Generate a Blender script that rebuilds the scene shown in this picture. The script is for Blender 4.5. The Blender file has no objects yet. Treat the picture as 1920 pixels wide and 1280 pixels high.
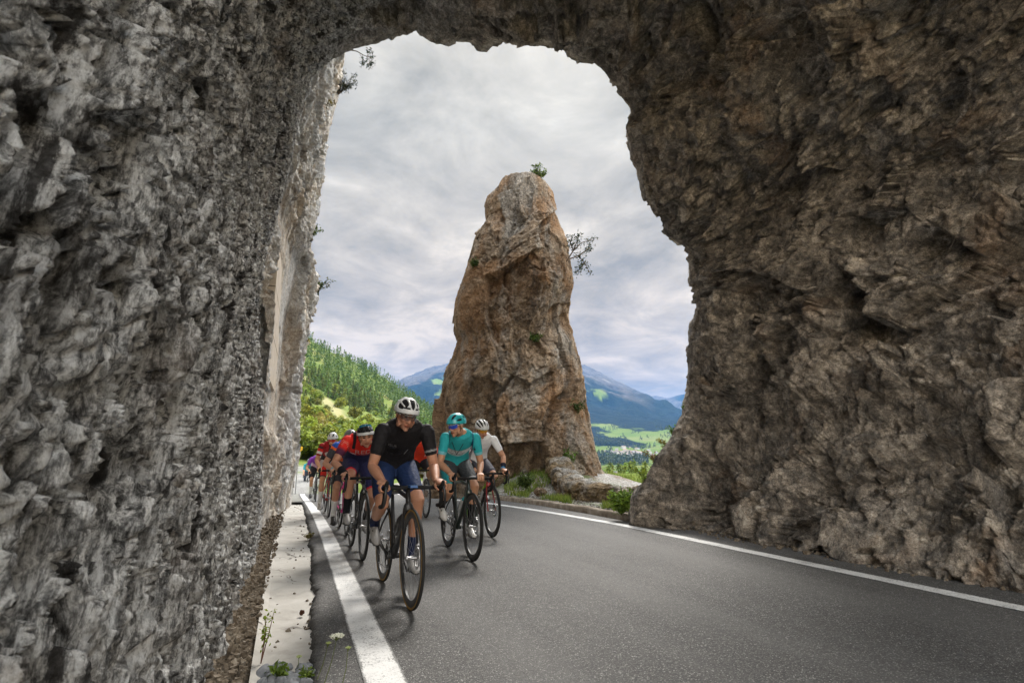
import bpy, bmesh, math, random, os
import numpy as np
from mathutils import Vector, Matrix
from mathutils.bvhtree import BVHTree
random.seed(7); np.random.seed(7)
SC = bpy.context.scene
COL = SC.collection
PI = math.pi
# ------------------------------------------------------------------ camera model (road runs along +Y, z up)
F = 1024.0; EYE = np.array([0.0, 0.0, 1.05])
PITCH = math.atan(216 / F); YAW = math.atan(404 * math.cos(PITCH) / F)
FW = np.array([math.sin(YAW) * math.cos(PITCH), math.cos(YAW) * math.cos(PITCH), math.sin(PITCH)])
RT = np.array([math.cos(YAW), -math.sin(YAW), 0.0]); UP = np.cross(RT, FW)

def sight(x, y):
    d = FW * F + RT * (x - 960) - UP * (y - 640)
    return d / np.linalg.norm(d)
def on_ground(x, y, z=0.0):
    d = sight(x, y); return EYE + d * (z - EYE[2]) / d[2]
def at_Y(x, y, Y):
    d = sight(x, y); return EYE + d * Y / d[1]
def at_dist(x, y, r):           # horizontal distance r
    d = sight(x, y); return EYE + d * r / math.hypot(d[0], d[1])
def azim(x, y=856):
    d = sight(x, y); return math.atan2(d[0], d[1])
def elev(x, y):
    d = sight(x, y); return d[2] / math.hypot(d[0], d[1])

def road_z(Y):
    Y = np.asarray(Y, float)
    return -0.7 * (np.clip(Y - 9, 0, 60) / 23.0) ** 1.25

# ------------------------------------------------------------------ numpy noise
_rs = np.random.RandomState(11)
_perm = _rs.permutation(4096).astype(np.int32); _perm = np.concatenate([_perm, _perm, _perm])
_grad = _rs.normal(size=(4096, 3)).astype(np.float32); _grad /= np.linalg.norm(_grad, axis=1)[:, None]
_rnd = _rs.rand(4096, 4).astype(np.float32)

def _hash(ix, iy, iz):
    return _perm[_perm[_perm[ix & 4095] + (iy & 4095)] + (iz & 4095)]

def perlin(p):
    p = np.asarray(p, np.float32)
    i = np.floor(p).astype(np.int32); f = p - i
    u = f * f * f * (f * (f * 6 - 15) + 10)
    out = np.zeros(len(p), np.float32)
    for dx in (0, 1):
        wx = u[:, 0] if dx else 1 - u[:, 0]
        for dy in (0, 1):
            wy = u[:, 1] if dy else 1 - u[:, 1]
            for dz in (0, 1):
                wz = u[:, 2] if dz else 1 - u[:, 2]
                g = _grad[_hash(i[:, 0] + dx, i[:, 1] + dy, i[:, 2] + dz)]
                d = g[:, 0] * (f[:, 0] - dx) + g[:, 1] * (f[:, 1] - dy) + g[:, 2] * (f[:, 2] - dz)
                out += wx * wy * wz * d
    return out * 1.5

def fbm(p, octv=5, gain=.5, lac=2.03):
    a, s, o = 1.0, 0.0, 0
    q = np.array(p, np.float32)
    for k in range(octv):
        s = s + a * perlin(q + 17.3 * k); a *= gain; q = q * lac
    return s

def ridged(p, octv=4, gain=.5, lac=2.1):
    a, s = 1.0, 0.0
    q = np.array(p, np.float32)
    for k in range(octv):
        s = s + a * (1 - 2 * np.abs(perlin(q + 9.1 * k))); a *= gain; q = q * lac
    return s

def facets(p, tilt=1.0):
    """chipped, faceted surface: each voronoi cell is a tilted plane; returns (height, cell random, edge distance)"""
    p = np.asarray(p, np.float32)
    b = np.floor(p - .5).astype(np.int32)
    d1 = np.full(len(p), 9., np.float32); d2 = d1.copy(); h = np.zeros(len(p), np.float32); rv = h.copy()
    for dx in (0, 1):
        for dy in (0, 1):
            for dz in (0, 1):
                c = b + np.array([dx, dy, dz], np.int32)
                k = _hash(c[:, 0], c[:, 1], c[:, 2])
                r = _rnd[k]
                rel = p - (c + .5 + .8 * (r[:, :3] - .5))
                d = (rel * rel).sum(1)
                hh = (rel * _grad[k]).sum(1) * tilt + (r[:, 3] - .5) * .7
                m = d < d1
                d2 = np.where(m, d1, np.minimum(d2, d))
                h = np.where(m, hh, h); rv = np.where(m, r[:, 3], rv); d1 = np.where(m, d, d1)
    return h, rv, np.sqrt(d2) - np.sqrt(d1)

def sstep(a, b, x):
    t = np.clip((x - a) / (b - a), 0, 1); return t * t * (3 - 2 * t)

# ------------------------------------------------------------------ object helpers
def tag(o, label=None, cat=None, group=None, kind=None):
    if label: o['label'] = label
    if cat: o['category'] = cat
    if group: o['group'] = group
    if kind: o['kind'] = kind
    return o

def link(name, me, mat, parent=None, smooth=True):
    if mat is not None:
        for m in (mat if isinstance(mat, (list, tuple)) else [mat]): me.materials.append(m)
    if smooth and len(me.polygons):
        me.polygons.foreach_set('use_smooth', np.ones(len(me.polygons), bool))
    me.update()
    o = bpy.data.objects.new(name, me); COL.objects.link(o)
    if parent: o.parent = parent
    return o

def empty(name, loc=(0, 0, 0), rz=0.0):
    o = bpy.data.objects.new(name, None); COL.objects.link(o)
    o.location = loc; o.rotation_euler = (0, 0, rz); o.empty_display_size = .1
    return o

def quads_mesh(name, verts, quads):
    verts = np.ascontiguousarray(verts, np.float32); quads = np.ascontiguousarray(quads, np.int32)
    me = bpy.data.meshes.new(name)
    me.vertices.add(len(verts)); me.vertices.foreach_set('co', verts.ravel())
    me.loops.add(quads.size); me.loops.foreach_set('vertex_index', quads.ravel())
    me.polygons.add(len(quads)); me.polygons.foreach_set('loop_start', np.arange(0, quads.size, quads.shape[1], dtype=np.int32))
    me.update(calc_edges=True)
    return me

def grid_quads(n, m, wrap=False):
    i = np.arange(n - 1)[:, None]; j = np.arange(m if wrap else m - 1)[None, :]
    j2 = (j + 1) % m
    return np.stack([i * m + j, i * m + j2, (i + 1) * m + j2, (i + 1) * m + j], -1).reshape(-1, 4)

def set_attr(me, name, vals):
    vals = np.asarray(vals, np.float32)
    if vals.ndim == 1:
        a = me.attributes.new(name, 'FLOAT', 'POINT'); a.data.foreach_set('value', vals)
    else:
        if vals.shape[1] == 3: vals = np.concatenate([vals, np.ones((len(vals), 1), np.float32)], 1)
        a = me.attributes.new(name, 'FLOAT_COLOR', 'POINT'); a.data.foreach_set('color', np.ascontiguousarray(vals, np.float32).ravel())

class Soup:
    """collects closed pieces: tubes, ellipsoids, boxes, lathes"""
    def __init__(s): s.v = []; s.f = []; s.n = 0
    def add(s, v, f):
        s.v.append(np.asarray(v, float)); s.f += [tuple(int(i) + s.n for i in q) for q in f]; s.n += len(v)
    def tube(s, path, rad, n=10, side=None, cap=True):
        P = np.asarray(path, float); m = len(P)
        R = [r if isinstance(r, (tuple, list)) else (r, r) for r in (rad if isinstance(rad, (list, tuple, np.ndarray)) else [rad] * m)]
        T = np.gradient(P, axis=0); T /= np.linalg.norm(T, axis=1)[:, None] + 1e-12
        ref = np.array(side, float) if side is not None else (np.array([0, 0, 1.]) if abs(T[0][2]) < .9 else np.array([1., 0, 0]))
        vs = []
        a = np.linspace(0, 2 * PI, n, endpoint=False)
        for k in range(m):
            s1 = ref - T[k] * ref.dot(T[k]); s1 /= np.linalg.norm(s1) + 1e-12
            if side is None: ref = s1
            b = np.cross(T[k], s1)
            vs.append(P[k] + np.outer(np.cos(a) * R[k][0], s1) + np.outer(np.sin(a) * R[k][1], b))
        v = np.concatenate(vs); f = [tuple(q) for q in grid_quads(m, n, True)]
        if cap:
            f.append(tuple(range(n))[::-1]); f.append(tuple(range((m - 1) * n, m * n)))
        s.add(v, f); return s
    def limb(s, path, rad, n=14, side=None, dome=True):
        """tube with rounded ends"""
        P = [np.asarray(p, float) for p in path]; R = list(rad)
        mul = lambda r, k: tuple(x * k for x in r) if isinstance(r, (tuple, list)) else r * k
        big = lambda r: min(r) if isinstance(r, (tuple, list)) else r
        if dome:
            d0 = P[0] - P[1]; d0 /= np.linalg.norm(d0); d1 = P[-1] - P[-2]; d1 /= np.linalg.norm(d1)
            r0, r1 = R[0], R[-1]
            P = [P[0] + d0 * big(r0) * .97, P[0] + d0 * big(r0) * .7] + P + [P[-1] + d1 * big(r1) * .7, P[-1] + d1 * big(r1) * .97]
            R = [mul(r0, .25), mul(r0, .72)] + R + [mul(r1, .72), mul(r1, .25)]
        return s.tube(P, R, n, side)
    def ell(s, c, r, rot=None, nu=14, nv=9):
        c = np.asarray(c, float); r = np.asarray(r if hasattr(r, '__len__') else (r, r, r), float)
        v = [[0, 0, 1.]]
        for i in range(1, nv):
            t = PI * i / nv
            for j in range(nu):
                a = 2 * PI * j / nu; v.append([math.sin(t) * math.cos(a), math.sin(t) * math.sin(a), math.cos(t)])
        v.append([0, 0, -1.]); v = np.array(v) * r
        if rot is not None: v = v @ np.asarray(rot).T
        f = [(0, 1 + j, 1 + (j + 1) % nu) for j in range(nu)]
        for i in range(nv - 2):
            for j in range(nu):
                a = 1 + i * nu + j; b = 1 + i * nu + (j + 1) % nu; f.append((a, a + nu, b + nu, b))
        L = len(v) - 1; o = 1 + (nv - 2) * nu
        f += [(L, o + (j + 1) % nu, o + j) for j in range(nu)]
        s.add(v + c, f); return s
    def box(s, c, h, rot=None):
        c = np.asarray(c, float); h = np.asarray(h, float)
        v = np.array([[x, y, z] for x in (-1, 1) for y in (-1, 1) for z in (-1, 1)], float) * h
        if rot is not None: v = v @ np.asarray(rot).T
        s.add(v + c, [(0, 1, 3, 2), (4, 6, 7, 5), (0, 4, 5, 1), (2, 3, 7, 6), (0, 2, 6, 4), (1, 5, 7, 3)]); return s
    def lathe_y(s, c, prof, n=40):
        """closed profile [(radius, y)] turned about the y axis through c"""
        c = np.asarray(c, float); m = len(prof); v = []
        for k in range(n):
            a = 2 * PI * k / n
            for r, y in prof: v.append([c[0] + r * math.cos(a), c[1] + y, c[2] + r * math.sin(a)])
        f = []
        for k in range(n):
            for j in range(m):
                a = k * m + j; b = k * m + (j + 1) % m; k2 = (k + 1) % n
                f.append((a, k2 * m + j, k2 * m + (j + 1) % m, b))
        s.add(v, f); return s
    def mesh(s, name):
        me = bpy.data.meshes.new(name); me.from_pydata(np.concatenate(s.v).tolist(), [], s.f); return me
    def obj(s, name, mat, parent=None, smooth=True):
        me = s.mesh(name); o = link(name, me, mat, parent, smooth)
        if smooth:
            try: me.set_sharp_from_angle(angle=math.radians(50))
            except Exception: pass
        return o

def remesh(soup, voxel, smooth=2, fac=.5):
    """union of overlapping closed pieces into one continuous surface -> (verts, faces)"""
    me = soup.mesh('tmp'); o = bpy.data.objects.new('tmp', me); COL.objects.link(o)
    m = o.modifiers.new('r', 'REMESH'); m.mode = 'VOXEL'; m.voxel_size = voxel; m.use_smooth_shade = True
    if smooth:
        k = o.modifiers.new('s', 'SMOOTH'); k.iterations = smooth; k.factor = fac
    dg = bpy.context.evaluated_depsgraph_get(); dg.update()
    e = o.evaluated_get(dg); r = bpy.data.meshes.new_from_object(e)
    v = np.empty(len(r.vertices) * 3, np.float32); r.vertices.foreach_get('co', v)
    f = [tuple(p.vertices) for p in r.polygons]
    bpy.data.objects.remove(o); bpy.data.meshes.remove(me); bpy.data.meshes.remove(r)
    return v.reshape(-1, 3), f

def poly_mesh(name, v, f):
    me = bpy.data.meshes.new(name); me.from_pydata(np.asarray(v).tolist(), [], f); return me

# ------------------------------------------------------------------ materials
class NT:
    def __init__(s, name):
        s.m = bpy.data.materials.new(name); s.m.use_nodes = True
        s.t = s.m.node_tree; s.t.nodes.clear()
        s.out = s.t.nodes.new('ShaderNodeOutputMaterial'); s.b = s.t.nodes.new('ShaderNodeBsdfPrincipled')
        s.t.links.new(s.b.outputs[0], s.out.inputs[0])
    def n(s, typ, **kw):
        x = s.t.nodes.new('ShaderNode' + typ)
        for k, v in kw.items():
            if k.startswith('i_'): s.set(x, k[2:], v)
            else: setattr(x, k, v)
        return x
    def set(s, x, k, v):
        k = int(k) if k.isdigit() else k.replace('_', ' ')
        i = x.inputs[k]
        if hasattr(v, 'is_linked') or isinstance(v, bpy.types.NodeSocket): s.t.links.new(v, i)
        else: i.default_value = v
    def coord(s, scale=(1, 1, 1), rot=(0, 0, 0), which='Object'):
        c = s.n('TexCoord'); m = s.n('Mapping'); m.inputs['Scale'].default_value = scale; m.inputs['Rotation'].default_value = rot
        s.t.links.new(c.outputs[which], m.inputs[0]); return m.outputs[0]
    def noise(s, vec, scale, detail=6, rough=.55, dist=0, ntype='FBM'):
        x = s.n('TexNoise', i_Scale=scale, i_Detail=detail, i_Roughness=rough, i_Distortion=dist)
        s.t.links.new(vec, x.inputs['Vector']); return x.outputs['Fac']
    def voro(s, vec, scale, feature='F1', out='Distance'):
        x = s.n('TexVoronoi', feature=feature, i_Scale=scale); s.t.links.new(vec, x.inputs['Vector']); return x.outputs[out]
    def ramp(s, fac, stops):
        x = s.n('ValToRGB'); e = x.color_ramp.elements
        while len(e) < len(stops): e.new(.5)
        for k, (p, c) in enumerate(stops):
            e[k].position = p; e[k].color = (*c, 1) if hasattr(c, '__len__') else (c, c, c, 1)
        s.t.links.new(fac, x.inputs[0]); return x.outputs[0]
    def mix(s, fac, a, b, mode='MIX'):
        x = s.n('Mix', data_type='RGBA', blend_type=mode)
        for k, v in ((0, fac), (6, a), (7, b)):
            if isinstance(v, bpy.types.NodeSocket): s.t.links.new(v, x.inputs[k])
            else: x.inputs[k].default_value = v if k == 0 else (*v, 1)
        return x.outputs[2]
    def math(s, op, a, b=0.0, c=0.0):
        x = s.n('Math', operation=op)
        for k, v in enumerate((a, b, c)):
            if isinstance(v, bpy.types.NodeSocket): s.t.links.new(v, x.inputs[k])
            else: x.inputs[k].default_value = v
        return x.outputs[0]
    def attr(s, name, out='Fac'):
        return s.n('Attribute', attribute_name=name).outputs[out]
    def bump(s, h, strength=.5, dist=.02, normal=None):
        x = s.n('Bump', i_Strength=strength, i_Distance=dist); s.t.links.new(h, x.inputs['Height'])
        if normal is not None: s.t.links.new(normal, x.inputs['Normal'])
        return x.outputs[0]
    def done(s, col=None, rough=.8, normal=None, spec=.3, metal=0.0):
        if col is not None: s.set(s.b, 'Base_Color', col if isinstance(col, bpy.types.NodeSocket) else (*col, 1))
        s.set(s.b, 'Roughness', rough); s.set(s.b, 'Specular_IOR_Level', spec); s.set(s.b, 'Metallic', metal)
        if normal is not None: s.set(s.b, 'Normal', normal)
        return s.m

_plain = {}
def plain(name, col, rough=.5, spec=.4, metal=0.0, var=.12, bump=0.0, scale=40):
    if name in _plain: return _plain[name]
    t = NT(name); v = t.coord()
    f = t.noise(v, scale, 4)
    c = t.mix(f, tuple(x * (1 - var) for x in col), tuple(min(1, x * (1 + var)) for x in col))
    r = t.math('MULTIPLY_ADD', f, .25, rough - .12)
    nm = t.bump(t.noise(v, scale * 3, 3), bump, .004) if bump else None
    _plain[name] = t.done(c, r, nm, spec, metal); return _plain[name]

def col_mat(name, rough=.7, spec=.25, fine=260, bump=.25, folds=.5):
    """surface coloured by the mesh's own dye attribute"""
    t = NT(name); v = t.coord()
    c = t.attr('dye', 'Color'); f = t.noise(v, 30, 4)
    c = t.mix(.22, c, t.mix(f, (.0, .0, .0), (1, 1, 1)), 'SOFT_LIGHT')
    nm = t.bump(t.noise(v, fine, 2), bump, .002)
    if folds: nm = t.bump(t.noise(t.coord((1, 1, 1)), 15, 4, .55, 1.6, 'RIDGED_MULTIFRACTAL'), folds, .028, nm)
    return t.done(c, rough, nm, spec)
# ------------------------------------------------------------------ rock
def rock_mat(name, kind):
    t = NT(name); v = t.coord()
    tone = t.attr('tone')
    big = t.noise(v, .45, 5, .6); mid = t.noise(v, 2.6, 7, .62, .6); fine = t.noise(v, 16, 8, .7, .4)
    vs = t.coord((1, 1, .38), (0, .25, 0)); strand = t.noise(vs, 13, 10, .74, 1.0)
    brown = t.ramp(t.noise(v, 4.5, 10, .72, .5), [(.30, (.024, .020, .017)), (.43, (.13, .111, .091)), (.54, (.31, .262, .212)), (.66, (.62, .54, .445))])
    och = t.mix(t.ramp(t.noise(v, .9, 5, .6, .8), [(.54, 0), (.68, .7)]), brown, (.22, .135, .075))
    grey = t.ramp(strand, [(.28, (.025, .024, .023)), (.42, (.115, .111, .106)), (.55, (.26, .252, .242)), (.70, (.50, .49, .475))])
    grey = t.mix(t.ramp(big, [(.54, 0), (.70, .4)]), grey, (.34, .28, .23))
    if kind == 'tunnel':
        c = t.mix(t.attr('greyness'), och, grey)
        c = t.mix(t.ramp(t.noise(v, 1.7, 6, .65, 1.0), [(.55, 0), (.70, .55)]), c, (.30, .27, .24))
    elif kind == 'cliff':
        tan = t.ramp(mid, [(.25, (.36, .30, .23)), (.5, (.66, .57, .47)), (.75, (.78, .73, .66))])
        c = t.mix(t.ramp(t.noise(t.coord((1, 1, .3)), .8, 5, .6), [(.40, 0), (.56, 1)]), tan, t.mix(.72, grey, (.70, .69, .67)))
    elif kind == 'pillar':
        tan = t.ramp(mid, [(.25, (.055, .040, .028)), (.43, (.155, .112, .076)), (.57, (.255, .190, .130)), (.74, (.40, .325, .245))])
        c = t.mix(t.ramp(t.noise(v, .55, 5, .6, .8), [(.46, 0), (.62, .75)]), tan, (.235, .135, .07))
        c = t.mix(t.ramp(t.noise(t.coord((1, 1, .35)), .8, 6, .65, .6), [(.50, 0), (.62, .75)]), c, (.27, .25, .22))
    else:
        c = t.mix(t.ramp(t.noise(v, 1.4, 6, .6), [(.44, 0), (.62, 1)]), (.20, .145, .085), (.33, .315, .29))
    c = t.mix(.6, c, t.ramp(t.noise(v, 170, 5, .75), [(.34, .12), (.5, .5), (.66, .9)]), 'OVERLAY')
    if kind == 'tunnel':
        gr = t.n('Attribute', attribute_name='grain').outputs['Vector']; gre = t.attr('greyness')
        f1 = t.noise(gr, 26, 12, .78, .6); f2 = t.noise(gr, 9, 10, .70, .9, 'RIDGED_MULTIFRACTAL'); f3 = t.noise(gr, 75, 6, .75, .4)
        fib = t.ramp(f1, [(.37, (.028, .027, .026)), (.44, (.20, .197, .192)), (.505, (.50, .495, .485)), (.59, (.86, .855, .84))])
        fib = t.mix(t.ramp(f2, [(.50, 0), (.95, .55)]), fib, (.76, .755, .74))
        fib = t.mix(.75, fib, t.ramp(f3, [(.36, .12), (.5, .5), (.64, .9)]), 'OVERLAY')
        fib = t.mix(t.ramp(t.noise(v, 1.6, 5, .6), [(.55, 0), (.7, .5)]), fib, t.mix(f1, (.09, .07, .055), (.42, .345, .28)))
        bl = t.math('ADD', t.noise(gr, 6.0, 9, .68, .4), t.math('MULTIPLY', t.math('SUBTRACT', f3, .5), .22))
        fib = t.mix(t.ramp(bl, [(.545, 0), (.605, .92)]), fib, (.020, .017, .015))  # dark patches painted into the colour for the black of shaded pits
        c = t.mix(gre, c, fib)
    c = t.mix(.55, c, t.ramp(tone, [(0, .22), (.5, .5), (1, .8)]), 'OVERLAY')
    c = t.mix(.8, c, t.ramp(fine, [(.30, .10), (.5, .5), (.70, .90)]), 'OVERLAY')
    c = t.mix(.7, c, t.ramp(t.noise(v, 60, 6, .75), [(.32, .12), (.5, .5), (.68, .9)]), 'OVERLAY')
    # dark lichen and water stains
    c = t.mix(t.ramp(t.noise(t.coord((1, 1, .45)), 1.25, 7, .66, .7), [(.56, 0), (.68, .72)]), c, (.035, .031, .028))
    vb = t.coord((1, 1, .55), (.35, .5, 0)) if kind != 'tunnel' else gr
    n1 = t.bump(t.noise(vb, 5, 12, .62, .8, 'RIDGED_MULTIFRACTAL'), .55, .06)
    n2 = t.bump(t.noise(v, 9, 10, .75, .4), 1.0, .07, n1)
    n3 = t.bump(t.noise(vb, 42, 8, .75, .5), .9, .016, n2)
    n3 = t.bump(t.noise(v, 150, 5, .7), .6, .005, n3)
    return t.done(c, .88, n3, .22)

def resample(P, n, dens=None):
    P = np.asarray(P, float); s = np.concatenate([[0], np.cumsum(np.linalg.norm(np.diff(P, axis=0), axis=1))])
    if dens is None: q = np.linspace(0, s[-1], n)
    else:
        ss = np.linspace(0, s[-1], 4000); w = np.cumsum(dens(ss / s[-1])); w = (w - w[0]) / (w[-1] - w[0])
        q = np.interp(np.linspace(0, 1, n), w, ss)
    return np.stack([np.interp(q, s, P[:, k]) for k in range(P.shape[1])], 1), q / s[-1]

QUICK = float(os.environ.get('ROCKQ', '1'))

def build_tunnel():
    Ym = 7.6
    px = [(492, 1010), (498, 960), (500, 900), (503, 800), (500, 700), (497, 640), (503, 560), (510, 480), (530, 400), (553, 320), (566, 250), (580, 190), (592, 160), (612, 128), (640, 112),
          (672, 95), (700, 88), (735, 77), (760, 66), (783, 55), (797, 72), (815, 80), (850, 81), (864, 71), (888, 72), (904, 84), (935, 85), (948, 76), (962, 83), (1000, 86), (1040, 90), (1063, 97), (1068, 108),
          (1092, 117), (1110, 118), (1127, 132), (1148, 155), (1165, 180), (1184, 205), (1187, 250), (1192, 290), (1201, 315), (1203, 350), (1208, 375), (1222, 392), (1240, 415), (1258, 440), (1276, 456), (1294, 472),
          (1298, 500), (1301, 530), (1310, 560), (1311, 580), (1304, 610), (1300, 650), (1303, 690), (1298, 720), (1290, 745), (1287, 772), (1275, 792), (1262, 815), (1243, 840), (1222, 868), (1203, 895), (1190, 925), (1187, 955), (1194, 985), (1200, 1010)]
    M = np.array([at_Y(x, y, Ym) for x, y in px])[:, [0, 2]]
    nu = int(1700 * QUICK)
    prof, t = resample(M, nu, lambda s: np.where(s < .28, 2.6, np.where(s > .6, 1.15, .8)))
    # ring positions along the road: finer near the eye, then the lip that folds back into the outer face
    near = np.exp(np.linspace(math.log(.55), math.log(Ym + .35), int(560 * QUICK))) - .35
    Ys = np.concatenate([np.linspace(-.7, .16, int(30 * QUICK)), near[near > .2]])
    Ys[-1] = Ym
    # normals of the profile, pointing into the passage
    sm = prof.copy()
    for _ in range(30):
        sm[1:-1] = .25 * sm[:-2] + .5 * sm[1:-1] + .25 * sm[2:]
    # a smoothed profile for sections away from the mouth
    far = prof.copy()
    for _ in range(int(1500 * QUICK)):
        far[1:-1] = .25 * far[:-2] + .5 * far[1:-1] + .25 * far[2:]
    tg = np.gradient(far, axis=0); tg /= np.linalg.norm(tg, axis=1)[:, None]
    nrm = np.stack([tg[:, 1], -tg[:, 0]], 1)         # left wall going up -> +x
    rings = []; RN = []
    for Y in Ys:
        k = np.clip((Ym - Y) / Ym, 0, 1.4)
        a = sstep(0, .12, k)
        c = prof * (1 - a) + far * a
        right = sstep(.5, .75, t)
        top = np.sin(PI * np.clip(t, 0, 1)) ** 2
        # straighten the ragged outer slope at the right foot inside the passage
        c = c.copy()
        z = c[:, 1]
        wallx = 5.55 + .55 * np.sin(np.clip(z, 0, 5) / 5 * PI) * .9
        rr = sstep(.72, .8, t) * sstep(0, .16, k)
        c[:, 0] = c[:, 0] * (1 - rr) + np.maximum(c[:, 0], wallx) * rr
        c[:, 1] += top * k * .5
        c[:, 0] += right * (.30 * k) * np.clip(z / 4, 0, 1)
        # left wall leans away from the lens a little close by
        c[:, 0] -= (1 - sstep(.25, .4, t)) * .06 * sstep(.3, .9, k)
        rings.append(np.stack([c[:, 0], np.full(nu, Y), c[:, 1]], 1)); RN.append(np.stack([nrm[:, 0], np.zeros(nu), nrm[:, 1]], 1))
    # lip and outer face of the arch (thickness)
    cen = np.array([3.0, 3.4])
    out = sm - cen; out /= np.linalg.norm(out, axis=1)[:, None]
    for dy, e in ((.12, .10), (.22, .35), (.32, .75), (.42, 1.3), (.52, 2.0), (.7, 3.2), (.9, 5.0), (1.2, 8.0)):
        c = prof + out * e
        c[:, 1] = np.maximum(c[:, 1], -.3)
        rings.append(np.stack([c[:, 0], np.full(nu, Ym + dy * np.where(e < 9, 1, 1)), c[:, 1]], 1))
        n = np.stack([-out[:, 0] * .3, np.full(nu, .95), -out[:, 1] * .3], 1); RN.append(n)
    nv = len(rings)
    P = np.concatenate(rings).astype(np.float32); N = np.concatenate(RN).astype(np.float32)
    T = np.tile(t, nv)
    lip = np.repeat(np.arange(nv) >= len(Ys), nu)
    # ---- displacement
    left = 1 - sstep(.27, .42, T + .05 * perlin(P * .8))
    ang = math.radians(-32); ca, sa = math.cos(ang), math.sin(ang)
    cb, sb = math.cos(.62), math.sin(.62); y1 = P[:, 1] * cb - P[:, 2] * sb; z1 = P[:, 1] * sb + P[:, 2] * cb
    Q = np.stack([P[:, 0] * ca - z1 * sa, y1, (P[:, 0] * sa + z1 * ca)], 1)
    Q = Q + .25 * np.stack([perlin(P * .9 + 3), perlin(P * .9 + 31), perlin(P * .9 + 57)], 1)
    Qr = Q * np.array([.80, .80, 1.40], np.float32)
    f1, r1, e1 = facets(Qr * .75, 1.3); f2, r2, e2 = facets(Qr * 2.3 + 5, 1.3); f3, r3, e3 = facets(Qr * 6.0 + 9, 1.3)
    f4, r4, e4 = facets(Qr * 14 + 2, 1.3)
    dR = .45 * fbm(P * .33 + 2, 3) +   .13 * ridged(Qr * .7, 4, .55) + .33 * f1 + .17 * f2 + .065 * f3 + .028 * f4 + .02 * fbm(P * 12, 3, .6)
    S = P + .10 * np.stack([perlin(P * 2.2 + 3), perlin(P * 2.2 + 31), perlin(P * 2.2 + 57)], 1)
    S = S * np.array([1, 1, .24], np.float32); S[:, 1] -= .34 * P[:, 2]
    def web(q, k=1.0): return (1 - np.abs(perlin(q)) * 1.7 * k)
    n1 = fbm(S * 1.9 + 4, 3); n2 = perlin(S * 4.6 + 11) + .4 * perlin(S * 10)
    g1, q1, h1 = facets(S * 3.0 + 2, 1.1); g2, q2, h2 = facets(S * 8.0 + 2, 1.2)
    A = np.array([1, 1, 1.35], np.float32)
    V = S * A * 1.8
    dL = .05 * fbm(P * .6 + 7, 3) + .022 * web(V * 2.0 + 2) + .026 * web(V * 4.4 + 3) + .024 * web(V * 9.5 + 8) + .015 * web(V * 20 + 1) + .008 * web(V * 42) + .018 * g1 + .010 * g2 - .055
    dL -= .085 * sstep(.10, .30, perlin(V * 3.0 + 40) + .35 * perlin(V * 8) + .15 * perlin(V * 20)) + .068 * sstep(.08, .26, perlin(V * 6.6 + 11) + .3 * perlin(V * 15)) + .045 * sstep(.08, .28, perlin(V * 14 + 21)) + .024 * sstep(.06, .28, perlin(V * 30 + 5)) + .05 * sstep(.3, .75, n1)
    dL = np.minimum(dL, .11)
    d = dR * (1 - left) + dL * left
    # keep the road free and the traced mouth edge where it is
    edge = np.exp(-((P[:, 1] - Ym) / .35) ** 2)
    d = d * (1 - .84 * edge * (1 - left)) * (1 - .75 * edge * left) - .05 * left * sstep(4, 7, P[:, 1])
    low = 1 - sstep(.1, .9, P[:, 2])
    d = np.where(T > .5, np.minimum(d, .55 - .37 * low), d)
    # unseen back end, drawn out on the right and overhead to shade that side
    bk_ = np.clip(.16 - P[:, 1], 0, 9) * 9.0 * sstep(.36, .56, T)
    P = P + N * d[:, None]; P[:, 1] -= bk_
    P[:, 1] += .12 * (r2 - .5) * (1 - left) * (1 - edge * .5)
    # foot of the wall spreads into rubble
    foot = (1 - sstep(0, .35, P[:, 2]))
    P[:, 0] += foot * np.where(T < .5, .04, -.05)
    me = quads_mesh('rock_tunnel', P, grid_quads(nv, nu))
    ga = me.attributes.new('grain', 'FLOAT_VECTOR', 'POINT'); ga.data.foreach_set('vector', np.ascontiguousarray(np.stack([P[:, 0], P[:, 1] - .34 * P[:, 2], P[:, 2] * .26], 1), np.float32).ravel())
    set_attr(me, 'greyness', np.clip(left * 1.0 + .08, 0, 1))
    tone = (.4 * r1 + .35 * r2 + .25 * r3) * (1 - left) + (.5 * q1 + .5 * q2) * left
    set_attr(me, 'tone', tone)
    o = link('rock_tunnel', me, rock_mat('tunnel_rock', 'tunnel'))
    tag(o, 'dark rough natural rock arch over the road, grey pitted wall on one side', 'rock arch')

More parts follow.
